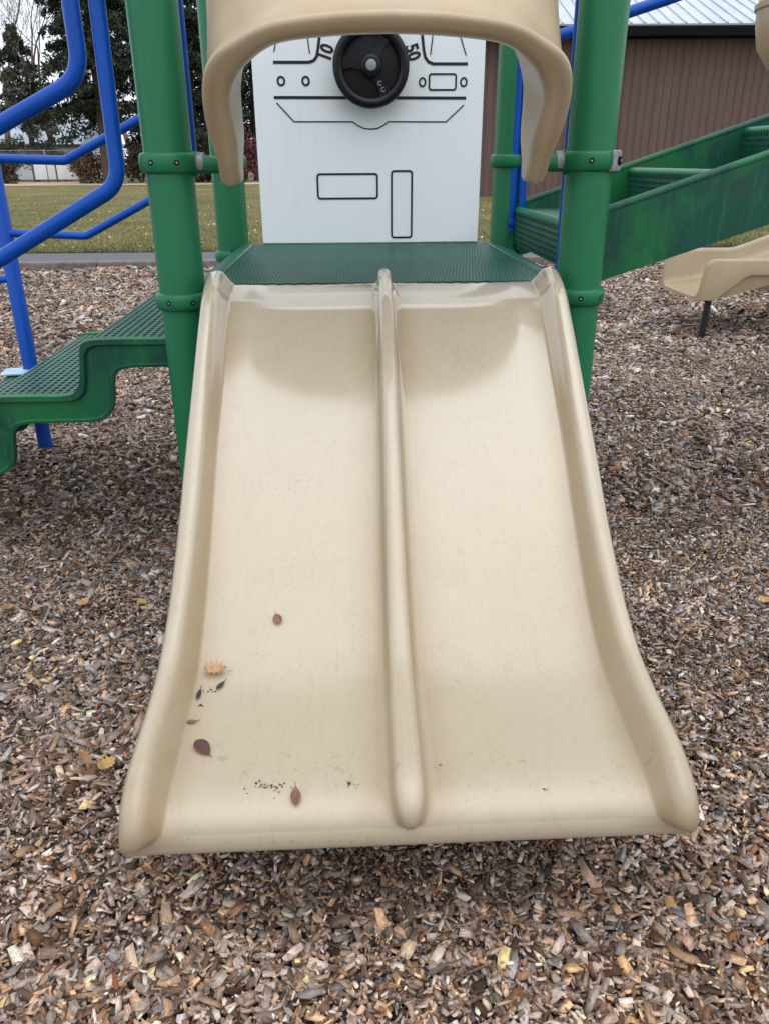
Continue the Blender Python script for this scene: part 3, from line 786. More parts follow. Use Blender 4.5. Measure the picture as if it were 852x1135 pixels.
# steering wheel, turned towards the driver
mb = MB()
AX = Matrix.Rotation(R(90), 3, 'X')       # local Z -> -Y (towards the slide)
WC = Vector((.008, YP, 1.522))
B_ = M['black']
rm = []
for i in range(64):
    a = 2 * math.pi * i / 64; rm.append((WC.x + .124 * math.cos(a), YP - .060, WC.z + .124 * math.sin(a)))
mb.tube(rm, .0185, B_, 16, closed=True)
mb.lathe([(.119, .036), (.118, .045), (.095, .048), (.060, .050), (.035, .052), (.033, .046)], B_, WC, 56, AX)
mb.lathe([(.040, .046), (.040, .066), (.036, .071), (.028, .073)], B_, WC, 40, AX)
mb.lathe([(.0205, .070), (.0200, .082), (.017, .086), (.008, .0875)], M['hub'], WC, 30, AX)
mb.lathe([(.030, 0.002), (.030, .05)], B_, WC, 24, AX)
for a in (180 - 6, 62, -60):
    d = Vector((math.cos(R(a)), 0, math.sin(R(a)))); q = Vector((-d.z, 0, d.x))
    c_ = [(.036, .017), (.072, .014), (.112, .026)]
    top = []; bot = []
    for (r_, hw_) in c_:
        for sg in (-1, 1):
            p = WC + d * r_ + q * sg * hw_
            top.append(Vector((p.x, YP - .060 + (.0 if r_ > .05 else -.004), p.z))); bot.append(Vector((p.x, YP - .046, p.z)))
    vs = top + bot
    fs = [(0, 1, 3, 2), (2, 3, 5, 4), (6, 8, 9, 7), (8, 10, 11, 9), (0, 2, 8, 6), (2, 4, 10, 8), (1, 7, 9, 3), (3, 9, 11, 5), (0, 6, 7, 1), (4, 5, 11, 10)]
    mb.add(vs, fs, B_)
d = Vector((math.cos(R(-60)), 0, math.sin(R(-60))))
for r_ in (.066, .090):
    p = WC + d * r_
    strip(mb, [(p.x + .007 * math.cos(R(t)), p.z + .007 * math.sin(R(t))) for t in range(40, 330, 24)], .0028, YP - .0605, M['hub'])
mb.build('steering_wheel', pn, True, 40)

# --- moulded stair on the left
def stair():
    T = [(-.562, .868), (-.566, .83), (-.575, .775)]; Bt = [(-.50, .66), (-.50, .655), (-.505, .65)]
    first = True
    for s_ in range(4):
        xr = -.575 - .333 * s_; z = .715 - .170 * s_
        T += [(xr - .008, z + .045), (xr - .025, z + .014), (xr - .060, z), (xr - .15, z), (xr - .240, z), (xr - .300, z - .004), (xr - .324, z - .024), (xr - .331, z - .062)]
        Bt += [(xr + .080, z - .03), (xr + .062, z - .062), (xr + .024, z - .080), (xr - .08, z - .083), (xr - .165, z - .083), (xr - .213, z - .090), (xr - .238, z - .112), (xr - .246, z - .148)]
    T = T[:-2]; Bt = Bt[:-2]
    T += [(-1.885, .10), (-1.89, -.02)]; Bt += [(-1.84, .05), (-1.84, -.02)]
    Ts = cr(T, 220); Bs = cr(Bt, 220)
    # pair by index fraction of the original control points for an even band
    def samp(ctrl, m):
        out = []
        P = np.array(ctrl); P = np.vstack([2 * P[0] - P[1], P, 2 * P[-1] - P[-2]])
        for i in range(1, len(P) - 2):
            for t in np.linspace(0, 1, m, endpoint=False):
                a, b, c, d = P[i - 1], P[i], P[i + 1], P[i + 2]
                out.append(.5 * (2 * b + (c - a) * t + (2 * a - 5 * b + 4 * c - d) * t * t + (3 * b - a - 3 * c + d) * t ** 3))
        out.append(P[-2]); return np.array(out)
    t_, b_ = samp(T, 5), samp(Bt, 5)
    st = empty('moulded_stair'); st.parent = PS
    tag(st, 'green stair of rounded steps with scuffed sides on the left')
    for (ya, yb, nm) in ((.075, .100, 'side_wall'), (1.045, 1.07, 'side_wall')):
        mb = MB()
        rings = []
        for p, q in zip(t_, b_):
            d = (q - p) / np.linalg.norm(q - p)
            rings.append([(p[0], ya - .012, p[1] + .004), (p[0], yb, p[1] + .004), (p[0] + d[0] * .0, yb, p[1]), (q[0], yb, q[1]), (q[0], ya - .004, q[1]),
                          (q[0] - d[0] * .010, ya - .006, q[1] - d[1] * .010), (q[0] - d[0] * .016, ya, q[1] - d[1] * .016), (p[0] + d[0] * .024, ya, p[1] + d[1] * .024), (p[0] + d[0] * .016, ya - .012, p[1] + d[1] * .016)])
        vs, fs = loft(rings); mb.add(vs, fs, M['gworn']); mb.build(nm, st, True, 45)
    mb = MB()
    P = Ts[8:205]; Tn = np.gradient(P, axis=0); Tn /= np.linalg.norm(Tn, axis=1)[:, None]
    s = np.r_[0, np.cumsum(np.linalg.norm(np.diff(P, axis=0), axis=1))]
    def pos(a, b):
        q = a * s[-1]; x = np.interp(q, s, P[:, 0]); z = np.interp(q, s, P[:, 1]); tx = np.interp(q, s, Tn[:, 0]); tz = np.interp(q, s, Tn[:, 1])
        return (x, .10 + .945 * b, z), (tz, 0, -tx)
    perforated(mb, pos, int(s[-1] / .0235), 30, M['deck'], .27, .40, .006)
    mb.build('tread_sheet', st, True, 60)
    # pale worn nosing at each step edge
    for s_ in range(4):
        xr = -.575 - .333 * s_; z = .715 - .170 * s_
        mb = MB(); mb.tube([(xr - .300, .10, z - .014), (xr - .300, 1.045, z - .014)], .006, M['green'], 8); mb.build('nosing', st)
stair()

# --- stepped ramp on the right
def ramp_right():
    rp = empty('stepped_ramp'); rp.parent = PS
    tag(rp, 'green stepped ramp with tall scuffed side walls rising to the right')
    sl_ = .322
    for (y0, y1) in ((.150, .172), (1.055, 1.077)):
        mb = MB(); x0, x1 = .60, 2.6
        zt = lambda x: 1.052 + sl_ * (x - .64); zb = lambda x: zt(x) - .205
        vs = []; fs = []
        pts = [(x0, zb(x0) + .03), (x0 + .03, zb(x0 + .03)), (x1, zb(x1)), (x1, zt(x1)), (x0 + .02, zt(x0 + .02)), (x0, zt(x0) - .02)]
        rings = [[(p[0], y0 - .0, p[1]) for p in pts], [(p[0], y1, p[1]) for p in pts]]
        vs, fs = loft(rings); mb.add(vs, fs, M['gworn'])
        mb.tube([(x0 + .01, (y0 + y1) / 2, zt(x0 + .01) - .002), (x1, (y0 + y1) / 2, zt(x1) - .002)], .0135, M['gworn'], 10)
        mb.build('side_wall', rp, True, 40)
    for s_ in range(4):
        xn = .585 + .445 * s_; z = 1.022 + .143 * s_
        mb = MB()
        perforated(mb, lambda a, b: ((xn + .035 + .41 * a, .175 + .875 * b, z), (0, 0, 1)), 16, 40, M['deck'], .3, .34, .005)
        perforated(mb, lambda a, b: ((xn, .175 + .875 * b, z - .135 + .12 * a), (-1, 0, 0)), 6, 40, M['deck'], .3, .34, .005)
        mb.tube([(xn + .014, .172, z - .010), (xn + .014, 1.055, z - .010)], .0165, M['green'], 12)
        mb.build('step', rp, True, 40)
ramp_right()

# --- blue pipe rails
def pipe(name, pts, r, rad=.06, mb=None, parent=PS):
    own = mb is None
    mb = mb or MB(); mb.tube(fillet(pts, rad), r, M['blue'], 18)
    return mb.build(name, parent) if own else mb
mb = MB()
pipe('', [(-.60, 0, 2.02), (-.763, 0, 2.0), (-.763, 0, 1.395), (-1.62, .03, .975 + .02), (-1.85, .03, .86), (-1.85, .03, .02)], .0215, .10, mb)
pipe('', [(-.60, 0, 1.93), (-.695, 0, 1.91), (-.703, 0, 1.145), (-1.40, .03, .775), (-1.83, .03, .55)], .0205, .085, mb)
hr = mb.build('handrail', PS)
mb = MB()
pipe('', [(-.74, 1.11, 1.17), (-.74, 1.11, 1.418), (-1.188, 1.11, 1.206), (-1.47, 1.11, 1.214), (-1.85, 1.11, 1.214), (-1.85, 1.11, .62)], .0175, .05, mb)
pipe('', [(-.74, 1.11, 1.25), (-.74, 1.11, 1.128), (-1.152, 1.11, .926), (-1.46, 1.11, .94)], .0155, .05, mb)
pipe('', [(-1.47, 1.11, .765), (-1.85, 1.11, .72)], .0155, .05, mb)
mb.tube([(-1.475, 1.115, -.1), (-1.475, 1.115, 1.20), (-1.475, 1.115, 1.215)], [.031, .031, .022], M['blue'], 20)
hr2 = mb.build('handrail', PS)
mb = MB(); mb.box((-1.50, 1.075, .383), (.15, .11, .008), M['pewter'], Matrix.Rotation(R(8), 3, 'Z'), bev=.002); mb.build('foot_plate', hr2)
mb = MB()
pipe('', [(.62, 1.13, 1.60), (1.124, 1.11, 1.748), (2.6, 1.11, 2.22)], .0205, .05, mb)
mb.build('handrail', PS)
# vertical blue pipes beside the posts
pipe('safety_pipe', [(-.517, .085, 1.225), (-.517, .085, 2.3)], .0145)
pipe('safety_pipe', [(.528, .085, .905), (.522, .085, 2.3)], .0125)
mb = MB()
mb.tube([(.612, 1.065, .895), (.612, 1.065, 2.3)], .017, M['blue'], 14); mb.tube([(.575, 1.075, .93), (.575, 1.075, 2.3)], .016, M['blue'], 14)
mb.box((.594, 1.07, .965), (.07, .03, .03), M['blue'], bev=.006)
mb.build('safety_pipe', PS)

# ------------------------------------------------------------------ far tan slide and tube
M['brownrail'] = mat_simple('brown_side_rail', (.20, .145, .10), .6, .2, 6, .2)
def far_slide():
    o = empty('tan_slide', (2.45, 3.3, 0)); tag(o, 'tan single slide exit on one black leg beside the green ramp', 'slide')
    mb = MB()
    # path along +X; section in YZ. Exit end at x=0
    xs = np.r_[np.linspace(-.02, .12, 10), np.linspace(.15, 2.2, 50)]
    rings = []; w_ = .40
    fl = cr([(-.02, .278), (0, .292), (.04, .300), (.12, .302), (.3, .34), (.6, .44), (1.0, .60), (2.3, 1.2)], 200)
    for x in xs:
        zf = np.interp(x, fl[:, 0], fl[:, 1]); zt = .555 + max(0, x - .5) ** 1.2 * .42
        kk = min(1, max(0, (x + .02) / .05)); zt = zf + (zt - zf) * (.86 + .14 * math.sqrt(kk))
        zb = .272 if x < .08 else (.272 + (.445 - .272) * min(1, (x - .08) / .22)); zb += max(0, x - .55) ** 1.2 * .40; zb = min(zb, zt - .08)
        zu = min(zf - .02, zt - .03)
        sec = [(-w_, zb), (-w_, zt - .02), (-w_ + .010, zt - .004), (-w_ + .03, zt), (-w_ + .048, zt - .008), (-w_ + .056, zt - .03), (-w_ + .066, zf + .05), (-w_ + .09, zf + .015), (-w_ + .13, zf + .003), (0, zf)]
        sec += [(-a, z) for a, z in sec[:-1][::-1]] + [(w_ - .02, max(zb, zu - .02)), (w_ - .03, zu), (0, zu), (-w_ + .03, zu), (-w_ + .02, max(zb, zu - .02))]
        rings.append([(x + .10 * max(0, z - .3) * max(0, 1 - max(0, x) / .2), .44 + a, z) for a, z in sec])
    vs, fs = loft(rings); mb.add(vs, fs, M['tan_light'])
    # brown panel set back below the side wall
    b = mb.build('chute', o, True, 50)
    mb = MB(); mb.box((.92, .085, .405), (1.5, .03, .13), M['brownrail'], bev=.01); mb.build('side_rail', o)
    mb = MB(); mb.tube([(.065, .09, .30), (.05, .10, -.1)], .024, M['legblack']); mb.build('support_leg', o)
far_slide()
mb = MB()
prof = []
for i in range(25):
    a = -math.pi / 2 + math.pi * i / 24; prof.append((.36 * math.cos(a) ** .6 if math.cos(a) > 0 else .01, .42 * math.sin(a)))
mb.lathe([(.05, -.33), (.16, -.32), (.27, -.27), (.345, -.17), (.375, -.04), (.378, .03), (.392, .035), (.395, .06), (.378, .065), (.37, .2), (.33, .32), (.25, .38), (.1, .41)], M['tan_light'], (2.76, 3.0, 1.98), 48)
tag(mb.build('tube_end'), 'rounded tan plastic tube end high at the right above the ramp', 'tube slide')

# ------------------------------------------------------------------ leaves on the slide and on the mulch
def mat_leaf(name, col, spot):
    m, nt, b = new_mat(name); v = coords(nt)
    c = mix(nt, ramp(nt, noise(nt, v, 90, 4, .7), [(.4, 0), (.65, 1)]), col, spot)
    setc(nt, b, c); b.inputs['Roughness'].default_value = .6; bump(nt, b, noise(nt, v, 300, 3), .4, .001); return m
ML = {'maroon': mat_leaf('maroon_leaf', (.10, .035, .03), (.055, .02, .018)), 'brown': mat_leaf('brown_leaf', (.22, .09, .05), (.12, .05, .03)),
      'tan': mat_leaf('tan_leaf', (.48, .30, .14), (.30, .16, .07)), 'black': mat_leaf('dark_seed', (.02, .017, .012), (.04, .03, .02)),
      'yellow': mat_leaf('yellow_leaf', (.48, .32, .10), (.33, .19, .07)), 'orange': mat_leaf('orange_leaf', (.32, .17, .08), (.20, .10, .05))}
def leaf_mesh(L, wd, curl, jag=0, seed=0):
    rd = random.Random(seed); n = 14; vs = []; fs = []
    for i in range(n + 1):
        t = i / n; hw_ = wd / 2 * (math.sin(math.pi * t ** .85) ** .8 + .02) * (1 + (jag * (1 if i % 3 == 1 else -.6) if jag else 0) * rd.uniform(.6, 1))
        x = (t - .5) * L; zc = curl * L * ((t - .5) ** 2 * 2) + .002
        for s_ in (-1, -.5, 0, .5, 1): vs.append((x, s_ * hw_, zc + abs(s_) * hw_ * (.25 + curl)))
    for i in range(n):
        for k in range(4): a = i * 5 + k; fs.append((a, a + 1, a + 6, a + 5))
    b = len(vs)
    for t in np.linspace(0, 1, 5): vs += [(L / 2 + t * L * .25, -.0006, .003 + t * .002), (L / 2 + t * L * .25, .0006, .003 + t * .002)]
    for i in range(4): fs.append((b + 2 * i, b + 2 * i + 1, b + 2 * i + 3, b + 2 * i + 2))
    return vs, fs
def leaf(name, x, y, L, wd, ang, mat, label, on='slide', curl=.15, jag=0, z=None, cat='leaf', group=None):
    vs, fs = leaf_mesh(L, wd, curl, jag, int(abs(x * 1000 + y * 77)))
    if on == 'slide':
        z, nrm = floor_at(y)
    else:
        z = bedh(x, y) + .022; nrm = Vector((.1, -.15, 1)).normalized()
    o = mesh_obj(name, vs, fs, mat)
    sm = o.modifiers.new('thick', 'SOLIDIFY'); sm.thickness = .0006
    q = nrm.to_track_quat('Z', 'Y')
    base = Vector((1, 0, 0)); base = (base - nrm * base.dot(nrm)).normalized(); w2 = nrm.cross(base)
    o.matrix_world = Matrix.Translation(Vector((x, y, z)) + nrm * .001) @ Matrix((base, w2, nrm)).transposed().to_4x4() @ Matrix.Rotation(ang, 4, 'Z')
    tag(o, label, cat, group); return o
LEAVES = [
    ('small_leaf', -.263, -.880, .024, .019, 1.9, 'brown', 'tiny round brown leaf alone highest up on the left lane', 'slide', {}),
    ('curled_leaf', -.380, -.988, .046, .026, -.1, 'tan', 'crumpled pale tan leaf beside the left rail of the slide', 'slide', {'curl': .5, 'jag': .45}),
    ('dark_seed_husk', -.367, -1.023, .024, .009, .95, 'black', 'black husk just below the crumpled tan leaf on the slide', 'slide', {'cat': 'seed husk'}),
    ('dark_seed_husk', -.406, -1.044, .026, .008, 1.45, 'black', 'black husk lying upright closest to the left rail of the slide', 'slide', {'cat': 'seed husk'}),
    ('leaf_scrap', -.409, -1.112, .022, .008, .1, 'brown', 'tiny reddish brown leaf scrap above the big maroon leaf', 'slide', {}),
    ('pointed_leaf', -.379, -1.178, .046, .025, -.90, 'maroon', 'largest dark maroon oval leaf low on the left lane of the slide', 'slide', {'curl': .05}),
    ('pointed_leaf', -.206, -1.296, .036, .017, 1.65, 'brown', 'reddish pointed leaf on the bottom lip of the slide', 'slide', {'curl': .2}),
    ('maple_leaf', 1.10, -.359, .045, .028, .4, 'yellow', 'golden dry leaf on the mulch at the right edge of the picture', 'ground', {'curl': .5, 'jag': .35}),
    ('maple_leaf', -.633, -.978, .040, .032, .9, 'yellow', 'bright yellow leaf on the mulch close to the left rail of the slide', 'ground', {'curl': .4, 'jag': .4}),
    ('maple_leaf', -.685, -.960, .042, .030, 2.2, 'orange', 'orange brown curled leaf just left of the bright yellow one', 'ground', {'curl': .5, 'jag': .4}),
    ('maple_leaf', -1.106, -.285, .040, .026, .3, 'orange', 'rust coloured leaf on the mulch at the left edge of the picture', 'ground', {'curl': .3, 'jag': .3}),
    ('maple_leaf', -.885, -.296, .042, .028, 1.2, 'tan', 'large tan orange leaf on the mulch left of the slide middle', 'ground', {'curl': .35, 'jag': .35}),
    ('maple_leaf', -.716, -.306, .036, .022, 2.6, 'yellow', 'dull golden leaf on the mulch nearest the middle of the left rail', 'ground', {'curl': .3, 'jag': .3}),
]
for a in LEAVES: leaf(*a[:6], ML[a[6]], *a[7:9], **a[9])

# crumbs of dirt and leaf caught near the bottom lip
mb = MB(); rd = random.Random(4)
for cx_, cy_, n_, sx_ in ((-.265, -1.273, 26, .020), (-.245, -1.270, 14, .010), (-.112, -1.274, 12, .008), (-.395, -1.03, 10, .012), (-.40, -1.07, 8, .006), (.217, -1.297, 5, .004), (.043, -1.237, 4, .002), (-.06, -1.17, 3, .003), (.30, -1.0, 3, .05)):
    for i in range(n_):
        x_, y_ = rd.gauss(cx_, sx_), rd.gauss(cy_, sx_ * .35); z_, nr = floor_at(y_)
        s_ = rd.uniform(.0006, .0018)
        mb.box((x_, y_, z_ + .0005), (s_ * rd.uniform(1, 3), s_ * rd.uniform(.8, 2), s_ * .6), rd.choice((ML['black'], ML['brown'], ML['tan'], ML['black'])), Matrix.Rotation(rd.uniform(0, 3), 3, 'Z'))
tag(mb.build('dirt_crumbs', smooth=False), 'specks of dirt and leaf crumbs near the bottom of the slide', 'dirt', kind='stuff')

# ------------------------------------------------------------------ park building
def building():
    o = empty('park_building', (9.6, 26, 0)); o.rotation_euler = (0, 0, -yaw)
    tag(o, 'long brown sided building with a pale metal roof behind the playground', 'building')
    m, nt, b = new_mat('brown_wood_siding')
    tcn = N(nt, 'ShaderNodeTexCoord'); sp = N(nt, 'ShaderNodeSeparateXYZ'); nt.links.new(tcn.outputs['Object'], sp.inputs[0])
    cell = math_(nt, 'FLOOR', math_(nt, 'MULTIPLY', sp.outputs['X'], 1 / .26))
    wn = N(nt, 'ShaderNodeTexWhiteNoise', noise_dimensions='1D'); nt.links.new(cell, wn.inputs['W'])
    c = mix(nt, wn.outputs['Value'], (.128, .076, .064), (.142, .087, .074))
    mpn = N(nt, 'ShaderNodeMapping'); mpn.inputs['Scale'].default_value = (9, 9, .7); nt.links.new(tcn.outputs['Object'], mpn.inputs['Vector'])
    c = mix(nt, ramp(nt, noise(nt, mpn.outputs[0], 1, 5, .6), [(.35, 0), (.7, .55)]), c, (.07, .048, .045))
    setc(nt, b, c); b.inputs['Roughness'].default_value = .8
    W_, D_, H_ = 24.0, 12.0, 4.95
    x0 = -6.6
    mb = MB(); mb.box((x0 + W_ / 2, D_ / 2, H_ / 2), (W_, D_, H_), m)
    x = x0
    while x < x0 + W_: mb.box((x, -.012, H_ / 2), (.022, .026, H_), m); x += .26
    mb.build('wall', o, False)
    rm_, nt, b = new_mat('pale_metal_roof'); v = coords(nt)
    setc(nt, b, mix(nt, ramp(nt, noise(nt, v, 1.2, 5), [(.35, 0), (.65, 1)]), (.42, .47, .52), (.50, .54, .58))); b.inputs['Roughness'].default_value = .45; b.inputs['Metallic'].default_value = .3
    mb = MB(); sl_ = R(20); ln = 7.6
    rot = Matrix.Rotation(sl_, 3, 'X')
    def rp_(x, d, h): return Vector((x, -.75, H_ - .02)) + rot @ Vector((0, d, h))
    c = rp_(x0 + W_ / 2, ln / 2, .04); mb.box(c, (W_ + 1.0, ln, .05), rm_, rot)
    x = x0 - .5
    while x < x0 + W_ + .5: mb.box(rp_(x, ln / 2, .085), (.05, ln, .045), rm_, rot); x += .42
    rot2 = Matrix.Rotation(-sl_, 3, 'X'); top = rp_(0, ln, 0)
    mb.box((x0 + W_ / 2, top.y + math.cos(sl_) * ln / 2, top.z - math.sin(sl_) * ln / 2 + .04), (W_ + 1.0, ln, .05), rm_, rot2)
    rf = mb.build('roof', o, False)
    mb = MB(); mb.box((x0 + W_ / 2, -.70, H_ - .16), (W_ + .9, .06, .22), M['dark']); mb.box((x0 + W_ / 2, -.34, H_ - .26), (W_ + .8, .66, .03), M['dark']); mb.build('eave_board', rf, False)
building()

# ------------------------------------------------------------------ trees and things beyond the lawn
def quads_obj(name, C_, S_, D1, D2, cols, mat, parent):
    n = len(C_)
    V = np.stack([C_ - D1 * S_ - D2 * S_, C_ + D1 * S_ - D2 * S_, C_ + D1 * S_ + D2 * S_, C_ - D1 * S_ + D2 * S_], 1).reshape(-1, 3)
    me = bpy.data.meshes.new(name); me.vertices.add(4 * n); me.vertices.foreach_set('co', V.astype(np.float32).ravel())
    me.loops.add(4 * n); me.loops.foreach_set('vertex_index', np.arange(4 * n, dtype=np.int32))
    me.polygons.add(n); me.polygons.foreach_set('loop_start', (np.arange(n) * 4).astype(np.int32)); me.update(calc_edges=True)
    at = me.attributes.new('col', 'FLOAT_COLOR', 'FACE'); at.data.foreach_set('color', np.concatenate([cols, np.ones((n, 1))], 1).astype(np.float32).ravel())
    me.materials.append(mat); o = bpy.data.objects.new(name, me); COL.objects.link(o); o.parent = parent; return o
def conifer(x, y, h, rbase, z0, label, pal, nb=150, per=150, tr=.33, group='evergreens behind the lawn', seed=1):
    rg = np.random.default_rng(seed)
    o = empty('evergreen_tree', (x, y, .1)); tag(o, label, 'tree', group)
    mb = MB(); mb.tube([(0, 0, -.1), (.03, 0, h * .25), (-.04, .02, h * .6), (0, 0, h)], [tr * 1.15, tr * .8, tr * .45, .03], M['bark'], 12); 
    Cs = []; cl = []
    for i in range(nb):
        t = rg.uniform(0, 1) ** .85; z = z0 + (h - z0) * t; r = rbase * (1 - t) ** .75 * rg.uniform(.65, 1.12) + .25; a = rg.uniform(0, 2 * np.pi)
        droop = rg.uniform(.10, .35) * r
        d = np.array([np.cos(a), np.sin(a), 0])
        u = rg.uniform(.08, 1, per) ** .7
        spread = (.10 + .22 * r) * (1 - u * .55)
        p = d * (u * r)[:, None] + np.array([-d[1], d[0], 0]) * (rg.normal(0, .45, per) * spread)[:, None]
        p[:, 2] = z - droop * u ** 1.6 + rg.normal(0, .10, per) - np.abs(rg.normal(0, .12, per))
        Cs.append(p); base = np.array(pal[rg.integers(len(pal))]); cl.append(base * np.exp(rg.normal(0, .25, (per, 1))))
        if i % 3 == 0: mb.tube([(0, 0, z + .1), tuple(d * r * .5 + np.array([0, 0, z - droop * .2])), tuple(d * r * .92 + np.array([0, 0, z - droop]))], [.05, .03, .012], M['bark'], 5)
    mb.build('trunk', o)
    C_ = np.concatenate(Cs); n = len(C_)
    D1 = rg.normal(0, 1, (n, 3)); D1 /= np.linalg.norm(D1, axis=1)[:, None]; D2 = np.cross(D1, rg.normal(0, 1, (n, 3))); D2 /= np.linalg.norm(D2, axis=1)[:, None]
    S_ = rg.uniform(.04, .105, (n, 1))
    quads_obj('crown', C_, S_, D1, D2 * .45, np.clip(np.concatenate(cl), 0, 1), M['leafc'], o)
dk_p = [(.020, .034, .020), (.026, .040, .024), (.034, .045, .028), (.016, .026, .017)]
gr_p = [(.06, .08, .05), (.09, .10, .07), (.05, .065, .04), (.13, .125, .10)]
conifer(-13.4, 47, 17, 3.4, 2.6, 'tall dark evergreen standing at the lawn edge with a bare thick trunk', dk_p, 300, 260, .40, seed=3)
conifer(-8.9, 49.5, 15, 3.6, 1.2, 'dark evergreen seen between the left green posts above a red shrub', dk_p, 260, 240, .3, seed=4)
conifer(-10.9, 53, 18, 4.0, 1.5, 'second dark evergreen behind and right of the bare thick trunk', dk_p, 260, 240, .3, seed=9)
conifer(-20.0, 54, 8.6, 2.8, 1.2, 'small grey green evergreen left of the tall dark one', gr_p, 110, 150, .18, seed=5)
conifer(-5.5, 52, 16, 3.6, 1.0, 'dark evergreen beside the edge of the white panel', dk_p, 230, 220, .3, seed=6)

def bare_tree(x, y, h, label, seed, lean=0, r0=.22):
    rd = random.Random(seed)
    o = empty('bare_tree', (x, y, .1)); tag(o, label, 'tree', 'bare trees beyond the lawn')
    mb = MB(); tw = MB()
    def grow(p, d, L, r, depth):
        pts = [p]; n = 4; q = Vector(p)
        for i in range(n):
            d = (d + Vector((rd.gauss(0, .07), rd.gauss(0, .07), rd.uniform(.0, .07)))).normalized(); q = q + d * (L / n); pts.append(q.copy())
        rs = [r * (1 - .5 * i / n) for i in range(n + 1)]
        (mb if depth < 2 else tw).tube(pts, rs, M['palebark'], 6 if depth < 2 else 3, cap=False)
        if depth >= 5: return
        k = 3 if depth < 1 else rd.choice((3, 4))
        for j in range(k):
            t = rd.randint(1, n); b = pts[t] if j else pts[n]
            dd = (d + Vector((rd.uniform(-.8, .8), rd.uniform(-.8, .8), rd.uniform(-.1, .55)))).normalized()
            grow(b, dd, L * rd.uniform(.55, .78), max(.011, rs[t] * .62), depth + 1)
    grow(Vector((0, 0, -.1)), Vector((lean, 0, 1)).normalized(), h * .34, r0, 0)
    mb.build('trunk', o); tw.build('crown', o)
bare_tree(-21.5, 50, 15, 'bare pale tree leaning left at the far left edge', 2, -.35)
bare_tree(-18.3, 55, 17, 'bare pale tree behind the small evergreen', 5, -.25, .26)
bare_tree(-26.0, 62, 18, 'thin bare tree farthest to the left in the distance', 8, .1, .24)
bare_tree(-20.5, 70, 19, 'distant bare tree rising behind the white house', 12, .0, .28)
bare_tree(-23.5, 58, 18, 'bare tree with many fine twigs left of the small evergreen', 21, .15, .26)
bare_tree(-15.5, 62, 17, 'bare tree half hidden behind the tall dark evergreen', 16, -.1, .24)

def shrub(name, x, y, w_, h, pal, label, n=5000, seed=1, cat='shrub'):
    rg = np.random.default_rng(seed); o = empty(name, (x, y, .1)); tag(o, label, cat)
    mb = MB()
    for i in range(14):
        a = rg.uniform(0, 6.28); r = rg.uniform(.2, .5) * w_
        mb.tube([(0, 0, -.05), (math.cos(a) * r * .5, math.sin(a) * r * .3, h * .5), (math.cos(a) * r, math.sin(a) * r * .5, h * rg.uniform(.7, 1.05))], [.03, .02, .006], M['bark'], 5)
    mb.build('stem', o)
    cl = rg.normal(0, 1, (40, 3)) * [w_ * .22, w_ * .15, h * .2] + [0, 0, h * .52]
    C_ = cl[rg.integers(40, size=n)] + rg.normal(0, 1, (n, 3)) * [w_ * .08, w_ * .08, h * .1]; C_[:, 2] = np.clip(C_[:, 2], .02, None)
    D1 = rg.normal(0, 1, (n, 3)); D1 /= np.linalg.norm(D1, axis=1)[:, None]; D2 = np.cross(D1, rg.normal(0, 1, (n, 3))); D2 /= np.linalg.norm(D2, axis=1)[:, None]
    quads_obj('foliage', C_, rg.uniform(.03, .08, (n, 1)), D1, D2 * .6, np.array(pal)[rg.integers(len(pal), size=n)] * np.exp(rg.normal(0, .2, (n, 1))), M['leafc'], o)
shrub('red_shrub', -5.9, 48.0, 2.6, 2.6, [(.14, .04, .05), (.18, .06, .06), (.09, .04, .045)], 'dull red leaved shrub behind the fence beside the white panel', seed=2)
shrub('dry_bush', -14.75, 47.5, 1.7, 1.6, [(.16, .11, .07), (.22, .15, .10), (.10, .07, .05)], 'brown dry bush between the white boards and the thick trunk', 3500, seed=3)
shrub('dry_bush', -12.0, 48.6, 3.0, 2.0, [(.05, .06, .035), (.12, .09, .06), (.08, .06, .05)], 'low dark brown bush just right of the thick trunk', 4500, seed=4)
shrub('dry_bush', -19.6, 48.0, 1.6, 1.3, [(.05, .045, .035), (.12, .09, .06)], 'low dark bush left of the white boards', 2500, seed=6)
shrub('dry_bush', -8.2, 49.0, 3.4, 1.9, [(.05, .06, .035), (.10, .075, .05)], 'low dark bush left of the red shrub', 4500, seed=7)

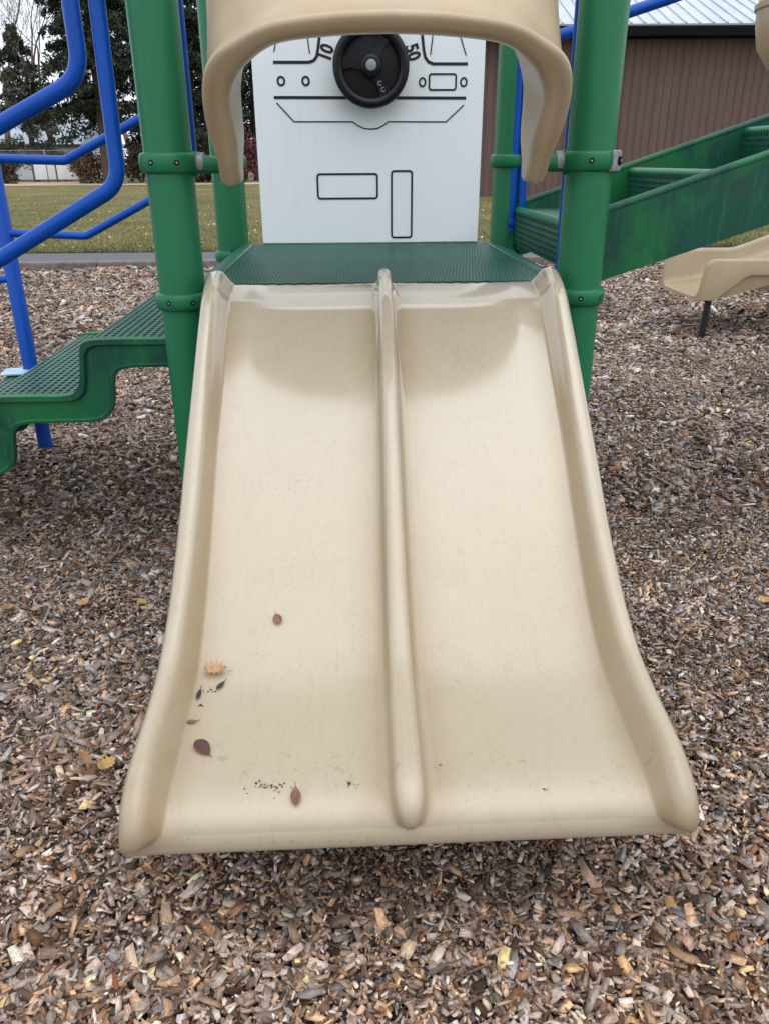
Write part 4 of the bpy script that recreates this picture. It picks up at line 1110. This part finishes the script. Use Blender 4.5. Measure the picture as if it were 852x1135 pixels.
# chain link fence along the far verge
o = empty('chain_link_fence', (-12, 50.2, .1)); tag(o, 'thin grey chain link fence running along the far edge of the lawn', 'fence')
mb = MB(); mb.tube([(-18, 0, 1.75), (30, 0, 1.75)], .022, M['steel'], 6); mb.build('top_rail', o)
for i in range(17):
    mb = MB(); mb.tube([(-18 + i * 3, 0, -.1), (-18 + i * 3, 0, 1.8)], .03, M['steel'], 8); mb.build('fence_post', o)
mb = MB(); n = 0; xx_ = -18
while xx_ < 30 - 1.7:
    mb.tube([(xx_, .02, .02), (xx_ + 1.7, .02, 1.72)], .0022, M['steel'], 3, cap=False); mb.tube([(xx_ + 1.7, .028, .02), (xx_, .028, 1.72)], .0022, M['steel'], 3, cap=False); xx_ += .11
mb.build('wire_mesh', o)
# white boards and house beyond
M['whitewall'] = mat_simple('white_painted_boards', (.86, .88, .90), .7, .08, 2, .1)
o = empty('white_board_fence', (-17.9, 51.5, .1)); tag(o, 'two white boards standing behind the chain link fence', 'board fence')
for dx_ in (-.68, .70):
    mb = MB(); mb.box((dx_, 0, .62), (1.28, .04, 1.0), M['whitewall'], bev=.01); mb.build('board_panel', o)
for dx_ in (-1.4, .02, 1.42):
    mb = MB(); mb.box((dx_, .04, .6), (.10, .10, 1.4), M['bark'], bev=.01); mb.build('board_post', o)
o = empty('distant_house', (-25.5, 62, .1)); tag(o, 'low white house with a grey roof at the far left behind the trees', 'house')
mb = MB(); mb.box((0, 0, 1.15), (14, 7, 2.3), M['whitewall']); mb.build('wall', o, False)
hr_ = mat_simple('grey_shingle_roof', (.36, .40, .45), .8, .15, 2, .3)
mb = MB(); vs = [(-7.4, -4, 2.2), (7.4, -4, 2.2), (7.4, 4, 2.2), (-7.4, 4, 2.2), (-7.4, 0, 3.9), (7.4, 0, 3.9)]
mb.add(vs, [(0, 1, 5, 4), (2, 3, 4, 5), (0, 4, 3), (1, 2, 5), (0, 3, 2, 1)], hr_)
mb.build('roof', o, False)
mb = MB(); mb.box((0, -4.02, 2.12), (14.8, .05, .22), M['bark']); mb.build('eave_board', o, False)
for wx in (2.2, 4.8):
    mb = MB(); mb.box((wx, -3.52, 1.3), (1.2, .06, 1.0), M['dark']); mb.build('window', o, False)
